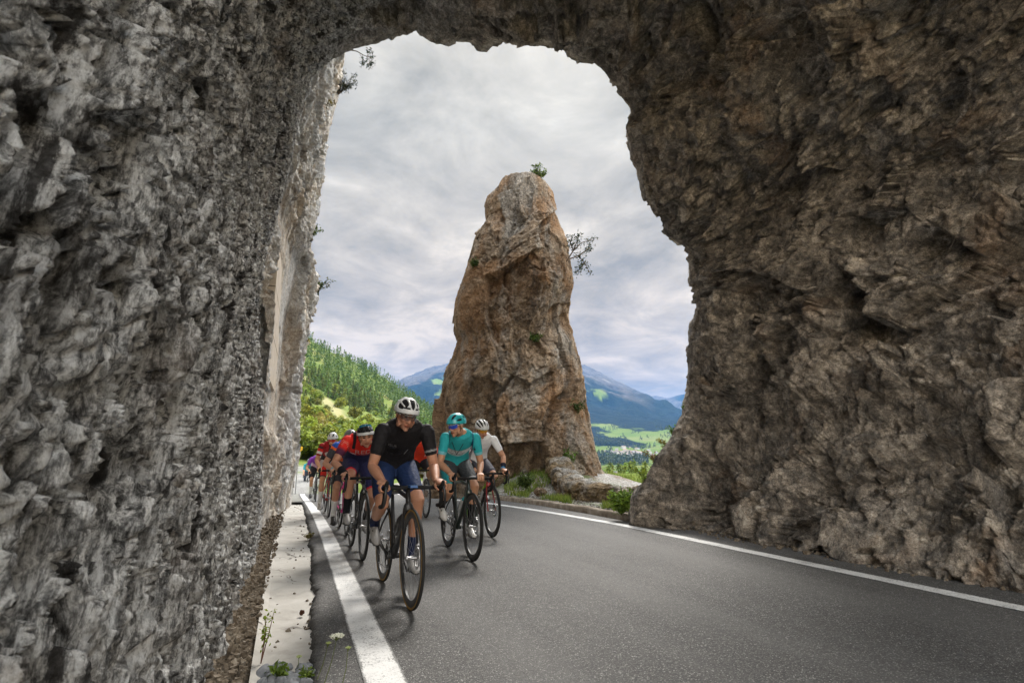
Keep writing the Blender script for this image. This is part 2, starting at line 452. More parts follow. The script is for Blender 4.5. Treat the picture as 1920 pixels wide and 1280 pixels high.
def build_cliff():
    Yf = 16.0
    sil = [(545, 905), (545, 880), (552, 800), (555, 755), (560, 690), (573, 640), (576, 600), (588, 560), (584, 545), (571, 520), (570, 470), (578, 440), (588, 380), (603, 310), (606, 285), (617, 240), (626, 205), (632, 160), (640, 115), (652, 60), (662, 10)]
    S = np.array([at_Y(x, y, Yf) for x, y in sil])[:, [0, 2]]
    S[0, 1] = -.8; S[1, 1] = .3
    nz = int(620 * QUICK)
    zs = np.linspace(-.8, S[-1, 1], nz)
    xs = np.interp(zs, S[:, 1], S[:, 0])
    # plan path: from just behind the arch lip along the road to the far corner, then away to the left
    path = [(7.3, -.26), (9, -.20), (11, -.12), (13, -.05), (15, 0), (16, 0), (16.7, -.25), (17.2, -.9), (17.6, -2.2), (18.5, -5), (20, -10)]
    pp, q = resample(np.array(path), int(420 * QUICK), lambda s: np.where(s < .5, 2.6, .5))
    Pn = []
    lean = sstep(0, 14, zs)
    for (Y, dx) in pp:
        k = np.clip((Y - 7.3) / 8.7, 0, 1)
        base = -.42 + .25 * np.clip((zs - 1) / 9, 0, 1) ** 1.3
        x = xs * k + base * (1 - k) + (dx if Y > 16 else dx * (1 - k))
        Pn.append(np.stack([x, np.full(nz, Y), zs], 1))
    P = np.concatenate(Pn).astype(np.float32)
    N = np.zeros_like(P); N[:, 0] = 1
    tgt = np.gradient(pp, axis=0); tgt /= np.linalg.norm(tgt, axis=1)[:, None]
    N[:, 0] = np.repeat(tgt[:, 0], nz); N[:, 1] = np.repeat(-tgt[:, 1], nz)
    W = P + .3 * np.stack([perlin(P * .7 + 3), perlin(P * .7 + 31), perlin(P * .7 + 57)], 1)
    W = W * np.array([1, 1, .55], np.float32)
    f1, r1, e1 = facets(W * .8 + 3, 1.1); f2, r2, e2 = facets(W * 2.2 + 3, 1.2); f3, r3, e3 = facets(W * 6 + 3, 1.2)
    d = .12 * fbm(P * .5, 3) + .13 * f1 + .10 * f2 + .05 * f3 + .04 * ridged(W * 3, 4, .6) + .02 * fbm(P * 10, 3, .6)
    d -= .16 * sstep(.35, .75, fbm(W * 1.7 + 9, 3))
    cor = np.exp(-((P[:, 1] - Yf) / .8) ** 2)
    d *= (1 - .45 * cor)
    slab = sstep(7.9, 8.2, P[:, 1]) * (1 - sstep(10.9, 11.3, P[:, 1])) * sstep(1.2, 1.6, P[:, 2]) * (1 - sstep(4.6, 5.2, P[:, 2]))
    d = d * (1 - slab * .85) - .05 * slab
    low = 1 - sstep(.1, 1.2, P[:, 2]); d = np.where(P[:, 1] < 16.2, np.minimum(d, .25 - .17 * low), d)
    P += N * d[:, None]
    me = quads_mesh('cliff', P, grid_quads(len(pp), nz))
    set_attr(me, 'tone', .4 * r1 + .35 * r2 + .25 * r3)
    o = link('cliff', me, rock_mat('cliff_rock', 'cliff'))
    tag(o, 'tall pale tan and grey cliff face lit by the sky just beyond the arch', 'cliff')
    return BVHTree.FromPolygons(P.tolist(), [tuple(q) for q in grid_quads(len(pp), nz).tolist()])

PIL_D = 19.2          # distance of the rock tower's middle along the view axis
def build_pillar():
    sil = [(345, 952, 976), (348, 944, 993), (353, 940, 1006), (362, 931, 1025), (375, 918, 1035), (390, 912, 1038), (405, 914, 1043), (420, 917, 1049), (440, 902, 1054), (460, 889, 1059), (480, 883, 1064), (510, 874, 1071), (540, 864, 1072), (570, 854, 1064),
           (600, 850, 1060), (620, 850, 1063), (640, 858, 1072), (660, 852, 1075), (690, 841, 1082), (720, 832, 1087), (760, 825, 1093), (800, 823, 1101), (840, 815, 1115), (870, 816, 1124), (900, 813, 1134), (930, 806, 1144)]
    zc = []; cx = []; hw = []; dep = PIL_D / math.cos(PITCH)
    fh = np.array([math.sin(YAW), math.cos(YAW), 0])
    for y, a, b in sil:
        d1, d2 = sight(a, y), sight(b, y)
        L = EYE + d1 * dep / (d1 @ fh); R = EYE + d2 * dep / (d2 @ fh); m = (L + R) / 2
        zc.append(m[2]); cx.append(m @ RT); hw.append(np.linalg.norm(R - L) / 2)
    zc = np.array(zc)[::-1]; cx = np.array(cx)[::-1]; hw = np.array(hw)[::-1]
    nz = int(620 * QUICK); na = int(560 * QUICK)
    zs = np.concatenate([np.linspace(-1.2, zc[-1], nz), [zc[-1] + .03, zc[-1] + .04]])
    rad = np.interp(zs, zc, hw); rad[-2] *= .5; rad[-1] *= .02
    ctr = np.interp(zs, zc, cx)
    a = np.linspace(0, 2 * PI, na, endpoint=False)
    ca, sa = np.cos(a), np.sin(a)
    sq = 1 / (np.abs(ca) ** 2.6 + np.abs(sa) ** 2.6) ** (1 / 2.6)          # squarish plan
    P = []; N = []
    for k, z in enumerate(zs):
        r = rad[k]; dd = max(r * .85, min(1.3, r * 1.6)) if k < len(zs) - 2 else r
        c = RT * ctr[k] + fh * dep + np.array([0, 0, z])
        P.append(c + np.outer(ca * sq * r / (1 if True else 1), RT) + np.outer(sa * sq * dd, fh))
        N.append(np.outer(ca, RT) + np.outer(sa, fh))
    P = np.concatenate(P).astype(np.float32); N = np.concatenate(N).astype(np.float32)
    ang = math.radians(20); c_, s_ = math.cos(ang), math.sin(ang)
    W = np.stack([P[:, 0] * c_ - P[:, 2] * s_, P[:, 1], P[:, 0] * s_ + P[:, 2] * c_], 1)
    W = W + .35 * np.stack([perlin(P * .6 + 3), perlin(P * .6 + 31), perlin(P * .6 + 57)], 1)
    W = W * np.array([1.05, 1.05, .62], np.float32)
    f1, r1, e1 = facets(W * np.array([.46, .46, .36], np.float32) + 7, 1.3); f2, r2, e2 = facets(W * np.array([1.3, 1.3, .9], np.float32) + 3, 1.3); f3, r3, e3 = facets(W * 3.8 + 3, 1.3); f4, r4, e4 = facets(W * 10 + 3, 1.3)
    side = np.abs(np.tile(ca, len(zs)))
    d = .42 * f1 + .17 * f2 + .065 * f3 + .03 * f4 + .06 * ridged(W * 1.3, 5, .55) + .02 * fbm(P * 9, 3, .6) + .15 * fbm(P * .4, 2)
    knob = np.exp(-(((P @ RT - np.interp(P[:, 2], zc, cx) + np.interp(P[:, 2], zc, hw)) / .35) ** 2 + ((P[:, 2] - zc[-1] + 1.15) / .33) ** 2)); d += .16 * knob
    topf = sstep(zs[-1] - 2.6, zs[-1] - .4, P[:, 2])
    d *= (1 - .72 * side ** 2.5) * (1 - .55 * topf)
    P += N * d[:, None]
    P[:, 2] += .10 * (r2 - .5) * sstep(1, 3, P[:, 2])
    me = quads_mesh('rock_pillar', P, grid_quads(len(zs), na, True))
    set_attr(me, 'tone', .4 * r1 + .35 * r2 + .25 * r3)
    o = link('rock_pillar', me, rock_mat('pillar_rock', 'pillar'))
    tag(o, 'tall free standing brown rock tower beside the road', 'rock tower')
    return BVHTree.FromPolygons(P.tolist(), [tuple(q) for q in grid_quads(len(zs), na, True).tolist()])

def stone(name, c, r, seed, mat, n=28, rough=.25, flat=1.0, rz=0.0, parent=None):
    """one irregular stone: displaced ellipsoid"""
    s = Soup().ell((0, 0, 0), (1, 1, 1), None, n, max(8, n // 2)); v = np.concatenate(s.v)
    o_ = np.array([seed * 3.17, seed * 1.3, seed * 7.7])
    f1, r1, e1 = facets(v * 1.1 + o_, .8); 
    d = 1 + rough * (f1 * .7 + .5 * fbm(v * 1.4 + o_, 3))
    v = v * d[:, None] * np.array(r)
    me = poly_mesh(name, v, s.f); set_attr(me, 'tone', np.clip(r1, 0, 1))
    o = link(name, me, mat, parent); o.location = c; o.rotation_euler = (0, 0, rz)
    return o
# ------------------------------------------------------------------ road and verges
_ry = np.array([-10, 0, 9, 10.5, 12, 13.5, 15, 17, 20, 25, 32, 45, 60, 90, 140.]); _rzv = np.array([0, 0, 0, -.01, -.03, -.07, -.12, -.20, -.32, -.50, -.72, -1.0, -1.17, -1.3, -1.3])
_ryf = np.linspace(-10, 140, 1501); _rzf = np.interp(_ryf, _ry, _rzv); _rzf = np.convolve(np.pad(_rzf, 15, mode='edge'), np.ones(31) / 31, 'valid')
def road_z(Y): return np.interp(Y, _ryf, _rzf)
def left_line(Y): return np.interp(Y, [-5, 0, 6, 9, 13.8, 24.7, 40, 60, 90], [.36, .38, .38, .37, .32, .25, .33, .55, .9])
def right_line(Y): return np.interp(Y, [-5, 2.5, 7.7, 12, 20, 30, 60, 90], [4.77, 4.77, 4.77, 4.42, 3.95, 3.7, 3.9, 4.6])

def asphalt_mat():
    t = NT('asphalt'); v = t.coord()
    vv = t.n('TexVoronoi', feature='F1', i_Scale=140.0); t.t.links.new(v, vv.inputs['Vector'])
    rnd = t.n('SeparateColor'); t.t.links.new(vv.outputs['Color'], rnd.inputs[0])
    stone_ = t.ramp(rnd.outputs[0], [(0, (.036, .035, .034)), (.35, (.080, .077, .074)), (.7, (.132, .127, .122)), (.92, (.23, .22, .212)), (1, (.46, .45, .43))])
    big = t.noise(v, .5, 5, .6); mid = t.noise(v, 6, 6, .65)
    c = t.mix(t.ramp(vv.outputs['Distance'], [(.30, 0), (.62, .75)]), stone_, (.05, .049, .048))
    c = t.mix(.6, c, t.ramp(big, [(.3, .36), (.7, .62)]), 'OVERLAY')
    c = t.mix(.5, c, t.ramp(mid, [(.3, .34), (.7, .64)]), 'OVERLAY')
    tr = t.noise(t.coord((1.3, .10, 1)), 1.0, 4, .55)
    c = t.mix(t.ramp(tr, [(.45, 0), (.62, .35)]), c, (.155, .150, .145))
    br = t.attr('broken')
    c = t.mix(t.math('MULTIPLY', br, .8), c, t.mix(mid, (.022, .021, .020), (.06, .057, .053)))
    n1 = t.bump(t.noise(v, 38, 6, .75), 1.0, .012) if False else t.bump(vv.outputs['Distance'], .9, -.004)
    n2 = t.bump(t.noise(v, 30, 4, .6), .25, .006, n1)
    return t.done(c, t.math('MULTIPLY_ADD', mid, .2, .62), n2, .35)

def line_mat():
    t = NT('road_paint'); v = t.coord()
    w = t.noise(v, 85, 5, .7); b = t.noise(v, 3.5, 6, .65)
    edge = t.attr('edge')
    wear = t.math('ADD', t.math('MULTIPLY', edge, .30), t.math('MULTIPLY_ADD', b, .55, w))
    f = t.ramp(wear, [(.80, 0), (.95, .9)])
    c = t.mix(f, t.mix(t.noise(v, 9, 5, .6), (.56, .555, .545), (.78, .775, .76)), (.11, .108, .105))
    nm = t.bump(t.noise(v, 95, 4, .6), .5, .004)
    return t.done(c, .7, nm, .3)

def conc_mat():
    t = NT('gutter_concrete'); v = t.coord()
    a = t.noise(v, 3.2, 7, .62, .4); b = t.noise(v, 55, 5, .7)
    c = t.ramp(a, [(.25, (.28, .262, .235)), (.5, (.43, .41, .375)), (.75, (.53, .51, .475))])
    c = t.mix(t.ramp(b, [(.60, 0), (.74, .5)]), c, (.17, .145, .12))
    d = t.n('TexVoronoi', feature='DISTANCE_TO_EDGE', i_Scale=1.35)
    nz = t.n('TexNoise', i_Scale=3.0, i_Detail=6.0); t.t.links.new(v, nz.inputs['Vector'])
    mv = t.n('Mix', data_type='VECTOR'); mv.inputs[0].default_value = .30; t.t.links.new(v, mv.inputs[4]); t.t.links.new(nz.outputs['Color'], mv.inputs[5]); t.t.links.new(mv.outputs[1], d.inputs['Vector'])
    crack = t.ramp(d.outputs['Distance'], [(.004, 1), (.014, 0)])
    gate = t.ramp(t.noise(v, 1.1, 3), [(.52, 0), (.58, 1)])
    k = t.math('MULTIPLY', crack, gate)
    c = t.mix(k, c, (.06, .05, .04))
    nm = t.bump(k, .8, -.01, t.bump(b, .4, .004))
    return t.done(c, .85, nm, .25)

def gravel_mat(name, green=.3):
    t = NT(name); v = t.coord()
    vv = t.n('TexVoronoi', feature='F1', i_Scale=34.0); t.t.links.new(v, vv.inputs['Vector'])
    sp = t.n('SeparateColor'); t.t.links.new(vv.outputs['Color'], sp.inputs[0])
    c = t.ramp(sp.outputs[0], [(0, (.12, .11, .10)), (.5, (.27, .255, .235)), (1, (.48, .46, .43))])
    soil = t.noise(v, 1.1, 6, .62)
    c = t.mix(t.ramp(soil, [(.50, 0), (.62, .8)]), c, (.15, .105, .06))
    c = t.mix(t.ramp(t.noise(t.coord((1, 1, 1), (0, 0, .6)), .8, 6, .62), [(.5, 0), (.62, green)]), c, (.09, .13, .03))
    nm = t.bump(vv.outputs['Distance'], 1.0, -.025, t.bump(t.noise(v, 8, 5), .5, .05))
    return t.done(c, .9, nm, .2)

def strip(name, Ys, xa, xb, za, zb, nx, mat, kind='structure', label=None, cat=None, edge=False, disp=None):
    t = np.linspace(0, 1, nx)
    X = xa[:, None] * (1 - t) + xb[:, None] * t; Z = za[:, None] * (1 - t) + zb[:, None] * t
    P = np.stack([X, np.repeat(Ys[:, None], nx, 1), Z], -1).reshape(-1, 3)
    if disp is not None: P[:, 2] += disp(P)
    me = quads_mesh(name, P, grid_quads(len(Ys), nx)[:, ::-1])
    if edge: set_attr(me, 'edge', np.tile(np.clip(1 - np.minimum(t, 1 - t) / .09, 0, 1), len(Ys)))
    o = link(name, me, mat); tag(o, label, cat, kind=kind); return o

def build_road():
    am = asphalt_mat(); lm = line_mat()
    Ys = np.concatenate([np.linspace(-4, 1.5, 40), np.linspace(1.52, 18, 700), np.linspace(18.2, 95, 200)])
    rz = road_z(Ys)
    p3 = np.stack([np.zeros_like(Ys), Ys, np.zeros_like(Ys)], 1)
    rag = .028 * fbm(p3 * 1.1, 3) + .016 * perlin(p3 * 4.5) + .012 * perlin(p3 * 14) + .007 * perlin(p3 * 34)
    fade = 1 - sstep(15, 19, Ys)
    xl = np.interp(Ys, [-5, 3, 3.7, 5.9, 9, 12, 17], [.15, .15, .16, .215, .25, .245, .24]) + rag * fade - .9 * sstep(16, 22, Ys)
    xr = np.interp(Ys, [-5, 8, 8.6, 14.5, 18, 22, 30, 60, 95], [5.75, 5.75, 5.24, 5.22, 4.95, 4.6, 4.3, 4.5, 5.4])
    # skirt of broken asphalt on the left, then the sheet
    cols = []
    skirt = [(-.004, -.075), (.004, -.05), (.012, -.02), (.028, -.006), (.06, 0)]
    for dx, dz in skirt: cols.append(np.stack([xl + dx, Ys, rz + dz * np.where(Ys < 18, 1, 1)], 1))
    for k in (.003, .006, .01, .014, .018, .023, .03): cols.append(np.stack([(xl + .06) * (1 - k) + xr * k, Ys, rz], 1))
    for k in np.linspace(0, 1, 14)[1:]: cols.append(np.stack([(xl + .06) * (1 - k) + xr * k, Ys, rz], 1))
    G = np.stack(cols, 1); nx = G.shape[1]; P = G.reshape(-1, 3)
    q = P * 1.0
    sk = np.tile(np.array([1, 1, 1, .7, .3] + [0] * (nx - 5)), len(Ys))
    P[:, 0] += sk * .016 * fbm(q * 22, 3, .7); P[:, 2] += sk * .010 * fbm(q * 18 + 4, 3, .7)
    me = quads_mesh('road', P, grid_quads(len(Ys), nx)[:, ::-1]); brk = np.clip(1 - np.clip(P[:, 0] - np.repeat(xl, nx), 0, 9) / .085 + .5 * fbm(P * 9, 3), 0, 1) * (P[:, 1] < 19); set_attr(me, 'broken', brk); o = link('road', me, am); tag(o, kind='structure')
    Yl = Ys[(Ys > -3.5)]
    wob = .006 * perlin(np.stack([Yl * 0, Yl * 2.2, Yl * 0], 1))
    for nm, fn, w in (('edge_line', left_line, .195), ('edge_line', right_line, .19)):
        a = fn(Yl) + wob; wd = np.where(fn is left_line, w, w) * np.ones_like(Yl)
        strip(nm, Yl, a, a + wd, road_z(Yl) + .004, road_z(Yl) + .004, 24, lm, edge=True)
    # concrete gutter
    Yc = np.linspace(3.0, 16.8, 500)
    jag = .012 * perlin(np.stack([Yc * 0, Yc * 3, Yc * 0], 1))
    xa = np.interp(Yc, [3, 6, 16.8], [-.085, -.14, -.16]); xb = np.interp(Yc, [3, 3.7, 5.9, 9, 12, 17], [.22, .23, .28, .31, .31, .30]) + 0 * jag
    zc = road_z(Yc) - .05
    strip('gutter', Yc, xa + jag * .4, xb, zc + .012, zc - .004, 22, conc_mat(), disp=lambda P: .004 * fbm(P * 5, 3))
    # raised rim of the gutter
    strip('gutter_rim', Yc, xa - .045, xa + .004 + jag * .4, zc + .045 + .01 * perlin(np.stack([Yc, Yc * 3, Yc * 0], 1)), zc + .020, 6, conc_mat())
    # dirt between gutter and rock
    Yd = np.linspace(-3.5, 17.2, 700)
    xa = np.full_like(Yd, -.9); xb = np.interp(Yd, [-4, 2.9, 3.0, 6, 17.2], [.30, .30, -.10, -.155, -.175])
    t = NT('rubble_dirt'); v = t.coord()
    c = t.ramp(t.noise(v, 14, 8, .7), [(.3, (.07, .05, .035)), (.5, (.22, .175, .125)), (.72, (.42, .36, .28))])
    vv = t.voro(v, 45)
    dm = t.done(t.mix(t.ramp(vv, [(.1, 0), (.5, .5)]), c, (.06, .045, .03)), .95, t.bump(vv, 1, -.02, t.bump(t.noise(v, 25, 6, .7), 1, .03)), .2)
    strip('verge_dirt', Yd, xa, xb, road_z(Yd) + .05, road_z(Yd) - .055, 40, dm, disp=lambda P: .030 * fbm(P * 6, 4, .6) * np.clip((-.05 - P[:, 0]) * 6, .1, 1))
    # kerb on the far side
    Yk = np.linspace(8.15, 30, 260); xk = np.interp(Yk, [8, 8.6, 14.5, 18, 22, 30], [5.22, 5.24, 5.22, 4.95, 4.6, 4.3])
    wob = .015 * fbm(np.stack([Yk * 0, Yk * 1.3, Yk * 0], 1), 3)
    zz = road_z(Yk); zt = zz + .11 + .015 * fbm(np.stack([Yk * 0 + 3, Yk * 1.7, Yk * 0], 1), 3)
    sec = [(0, -.05), (.0, .085), (.018, 0), (.15, 0), (.17, -.02), (.17, -.08)]
    cols = []
    for i, (dx, dz) in enumerate(sec):
        z = zz - .05 if i == 0 else (zz + .085 if i == 1 else zt + dz)
        cols.append(np.stack([xk + wob + dx, Yk, z], 1))
    P = np.stack(cols, 1).reshape(-1, 3); P[:, :1] += .006 * fbm(P * 9, 3)[:, None]
    t = NT('kerb_stone'); v = t.coord()
    c = t.ramp(t.noise(v, 5, 7, .65), [(.3, (.12, .09, .065)), (.5, (.24, .20, .155)), (.72, (.40, .36, .31))])
    km = t.done(c, .9, t.bump(t.noise(v, 40, 6, .7), .8, .012), .2)
    me = quads_mesh('kerb', P, grid_quads(len(Yk), 6)[:, ::-1]); tag(link('kerb', me, km, smooth=False), kind='structure')

def shelf_z(X, Y):
    """gravel shelf between kerb and rock tower, with the grassy bank at the tower's foot"""
    X = np.asarray(X, float); Y = np.asarray(Y, float)
    pc = EYE + np.array([math.sin(YAW), math.cos(YAW), 0]) * (PIL_D / math.cos(PITCH)) + RT * .2
    r = np.hypot((X - pc[0]) , (Y - pc[1]))
    xk = np.interp(Y, [8, 8.6, 14.5, 18, 22, 30, 40], [5.22, 5.24, 5.22, 4.95, 4.6, 4.3, 4.2])
    z = .085 + .55 * (1 - sstep(2.6, 5.2, r)) * sstep(.15, 1.6, X - xk) + road_z(Y) * .6
    far = np.clip((X * FW[0] + Y * FW[1]) / math.hypot(FW[0], FW[1]) - 27, 0, 100)
    z = z - .0 * far
    return z

def build_shelf():
    nx, ny = 240, 260
    t1 = np.linspace(0, 1, nx) ** 1.6; Ys = 7.9 + (np.linspace(0, 1, ny) ** 1.3) * 28
    xk = np.interp(Ys, [8, 8.6, 14.5, 18, 22, 30, 40], [5.22, 5.24, 5.22, 4.95, 4.6, 4.3, 4.2]) + .13
    X = xk[:, None] + t1[None, :] * 22; Y = np.repeat(Ys[:, None], nx, 1)
    P = np.stack([X, Y, np.zeros_like(X)], -1).reshape(-1, 3)
    P[:, 2] = shelf_z(P[:, 0], P[:, 1]) + .05 * fbm(P * .9, 4) * sstep(.1, .8, np.tile(t1 * 22, ny)) + .012 * fbm(P * 6, 3)
    me = quads_mesh('gravel_shelf', P, grid_quads(ny, nx)[:, ::-1]); tag(link('gravel_shelf', me, gravel_mat('gravel', .75)), kind='structure')

def build_low_wall():
    a = on_ground(1068, 916, .1); b = on_ground(1112, 931, .1); c = on_ground(1150, 936, .1); d = on_ground(1215, 940, .1)
    path, q = resample(np.array([a, b, c, d]), 260)
    n = 110
    ang = np.linspace(0, 2 * PI, n, endpoint=False)
    tg = np.gradient(path, axis=0); tg /= np.linalg.norm(tg, axis=1)[:, None]
    sd = np.stack([-tg[:, 1], tg[:, 0], tg[:, 2] * 0], 1)
    if sd[0] @ RT * 0 + sd[0][1] < 0: sd = -sd
    h = np.interp(q, [0, .03, .35, .55, .75, 1], [.30, .54, .52, .44, .40, .26]) + .05 * perlin(np.stack([q * 14, q * 0, q * 0], 1))
    w = np.full(len(q), .38)
    ca, sa = np.cos(ang), np.sin(ang); sq = 1 / (np.abs(ca) ** 4 + np.abs(sa) ** 4) ** .25
    e = np.minimum(1, np.minimum(q, 1 - q) / .02) ** .5
    P = path[:, None, :] + (sd * (w * e)[:, None])[:, None, :] * (ca * sq)[None, :, None] + sd[:, None, :] * .35
    P[:, :, 2] = shelf_z(P[:, :, 0], P[:, :, 1]) - .1 + (h[:, None] + .1) * (.5 + .5 * (sa * sq)[None, :] * e[:, None])
    P = P.reshape(-1, 3).astype(np.float32)
    N = (sd[:, None, :] * ca[None, :, None] + np.array([0, 0, 1.]) * sa[None, :, None]).reshape(-1, 3)
    f1, r1, e1 = facets(P * np.array([2.6, 2.6, 3.4]) + 3, .9); f2, r2, e2 = facets(P * 7 + 3, .9)
    dd = .085 * f1 + .035 * f2 + .02 * fbm(P * 14, 3, .6) - .05 * (1 - sstep(0, .08, e1))
    P += N * dd[:, None]
    me = quads_mesh('low_stone_wall', P, grid_quads(len(q), n, True)); set_attr(me, 'tone', .5 * r1 + .5 * r2)
    o = link('low_stone_wall', me, rock_mat('wall_rock', 'wall'))
    tag(o, 'low rough roadside parapet of lichened grey and ochre stone beside the rock tower', 'stone wall')

# ------------------------------------------------------------------ land beyond
def terrain_polar(name, pxs, rs, tan_fn, mat, extra=None, kind='structure'):
    az = np.array([azim(p) for p in pxs])
    A, R = np.meshgrid(az, rs, indexing='ij')
    PX = np.repeat(np.asarray(pxs, float)[:, None], len(rs), 1)
    E = tan_fn(PX, R)
    P = np.stack([EYE[0] + R * np.sin(A), EYE[1] + R * np.cos(A), EYE[2] + R * E], -1).reshape(-1, 3)
    if extra is not None: P[:, 2] += extra(P, R.ravel(), PX.ravel())
    me = quads_mesh(name, P, grid_quads(len(pxs), len(rs))[:, ::-1]); o = link(name, me, mat)
    if kind: tag(o, kind=kind)
    return o, P

_hx = [420, 500, 540, 575, 600, 640, 700, 735, 780, 820, 870, 950, 1050, 1100, 1200, 1330, 1500]
_hy = [540, 598, 622, 641, 655, 671, 701, 722, 752, 778, 800, 835, 858, 880, 900, 905, 910]
_he = [elev(a, b) for a, b in zip(_hx, _hy)]
R0, R1 = 26.0, 420.0
def hill_tan(PX, R):
    er = np.interp(PX, _hx, _he)
    e0 = np.interp(PX, [540, 820, 1000, 1100, 1500], [(-1.75) / R0, (-1.55) / R0, (-1.15) / R0, (-.95) / R0, (-.95) / R0])
    t = np.clip((R - R0) / (R1 - R0), 0, 1)
    left = 1 - sstep(830, 1040, PX)
    up = e0 + (er - e0) * (t ** .52)
    # to the right the ground falls into the valley
    z0 = e0 * R0
    down = (z0 - .0 * R - np.clip(R - 34, 0, 1e9) * .16) / R
    back = np.clip(R - R1, 0, 1e9)
    up = up - back * .0012 * 1.0
    return up * left + down * (1 - left)

def build_terrain():
    t = NT('hillside'); v = t.coord()
    a = t.noise(v, .035, 8, .62); b = t.noise(v, .6, 6, .7)
    c = t.ramp(a, [(.3, (.055, .090, .016)), (.52, (.105, .140, .028)), (.66, (.155, .165, .048)), (.82, (.21, .19, .09))])
    c = t.mix(.5, c, t.ramp(b, [(.3, .3), (.7, .7)]), 'OVERLAY')
    c = t.mix(t.attr('scree'), c, t.mix(t.noise(v, 1.2, 8, .7), (.13, .125, .12), (.34, .33, .315)))
    c = t.mix(t.attr('track'), c, t.mix(t.noise(v, .5, 6, .7), (.19, .185, .075), (.29, .26, .14)))
    m = t.done(c, .95, t.bump(b, .8, .4), .1)
    pxs = np.linspace(420, 1500, 300); rs = np.exp(np.linspace(math.log(R0), math.log(700), 240))
    def ex(P, r, px):
        return (.012 * r * fbm(P * .02, 4) * sstep(30, 120, r) + .25 * fbm(P * .22, 4) * sstep(26, 45, r)) * (1 - .7 * np.exp(-((r - R1) / 60) ** 2))
    o, P = terrain_polar('hillside', pxs, rs, hill_tan, m, ex)
    R = np.hypot(P[:, 0], P[:, 1]); PX = np.repeat(pxs, len(rs))
    scree = (1 - sstep(585, 625, PX + 18 * fbm(P * .2, 3))) * (1 - sstep(36, 46, R + 9 * fbm(P * .15, 3)))
    set_attr(o.data, 'scree', scree)
    set_attr(o.data, 'track', track_mask(PX, R, P))
    # soil under the near scene, falling back to the sides
    g = NT('ground_soil'); v = g.coord()
    gm = g.done(g.ramp(g.noise(v, .6, 8, .65), [(.35, (.07, .075, .03)), (.55, (.15, .14, .07)), (.7, (.25, .22, .15))]), .95, g.bump(g.noise(v, 6, 6), .8, .1), .15)
    nx = 90; X = np.linspace(-60, 80, nx); Y = np.concatenate([np.linspace(-60, 20, 40), np.linspace(21, 36, 30)])
    XX, YY = np.meshgrid(X, Y, indexing='ij'); Z = road_z(YY) - .22
    P = np.stack([XX, YY, Z], -1).reshape(-1, 3)
    me = quads_mesh('ground', P, grid_quads(nx, len(Y))); tag(link('ground', me, gm), kind='structure')
    return BVHTree.FromPolygons([tuple(p) for p in np.stack([o.data.vertices[i].co for i in range(0)], 0)] if False else [tuple(v.co) for v in o.data.vertices], [tuple(p.vertices) for p in o.data.polygons])

def track_mask(PX, R, P):
    # pale open strip running down the hillside
    t = (R - R0) / (R1 - R0)
    line = np.interp(R, [60, 90, 140, 200, 260], [735, 690, 645, 605, 560])
    w = np.interp(R, [60, 140, 260], [16, 14, 18])
    m = np.exp(-((PX + 14 * fbm(P * .03, 3) - line) / w) ** 2) * sstep(55, 75, R) * (1 - sstep(240, 280, R))
    return np.clip(m * 1.3, 0, 1)

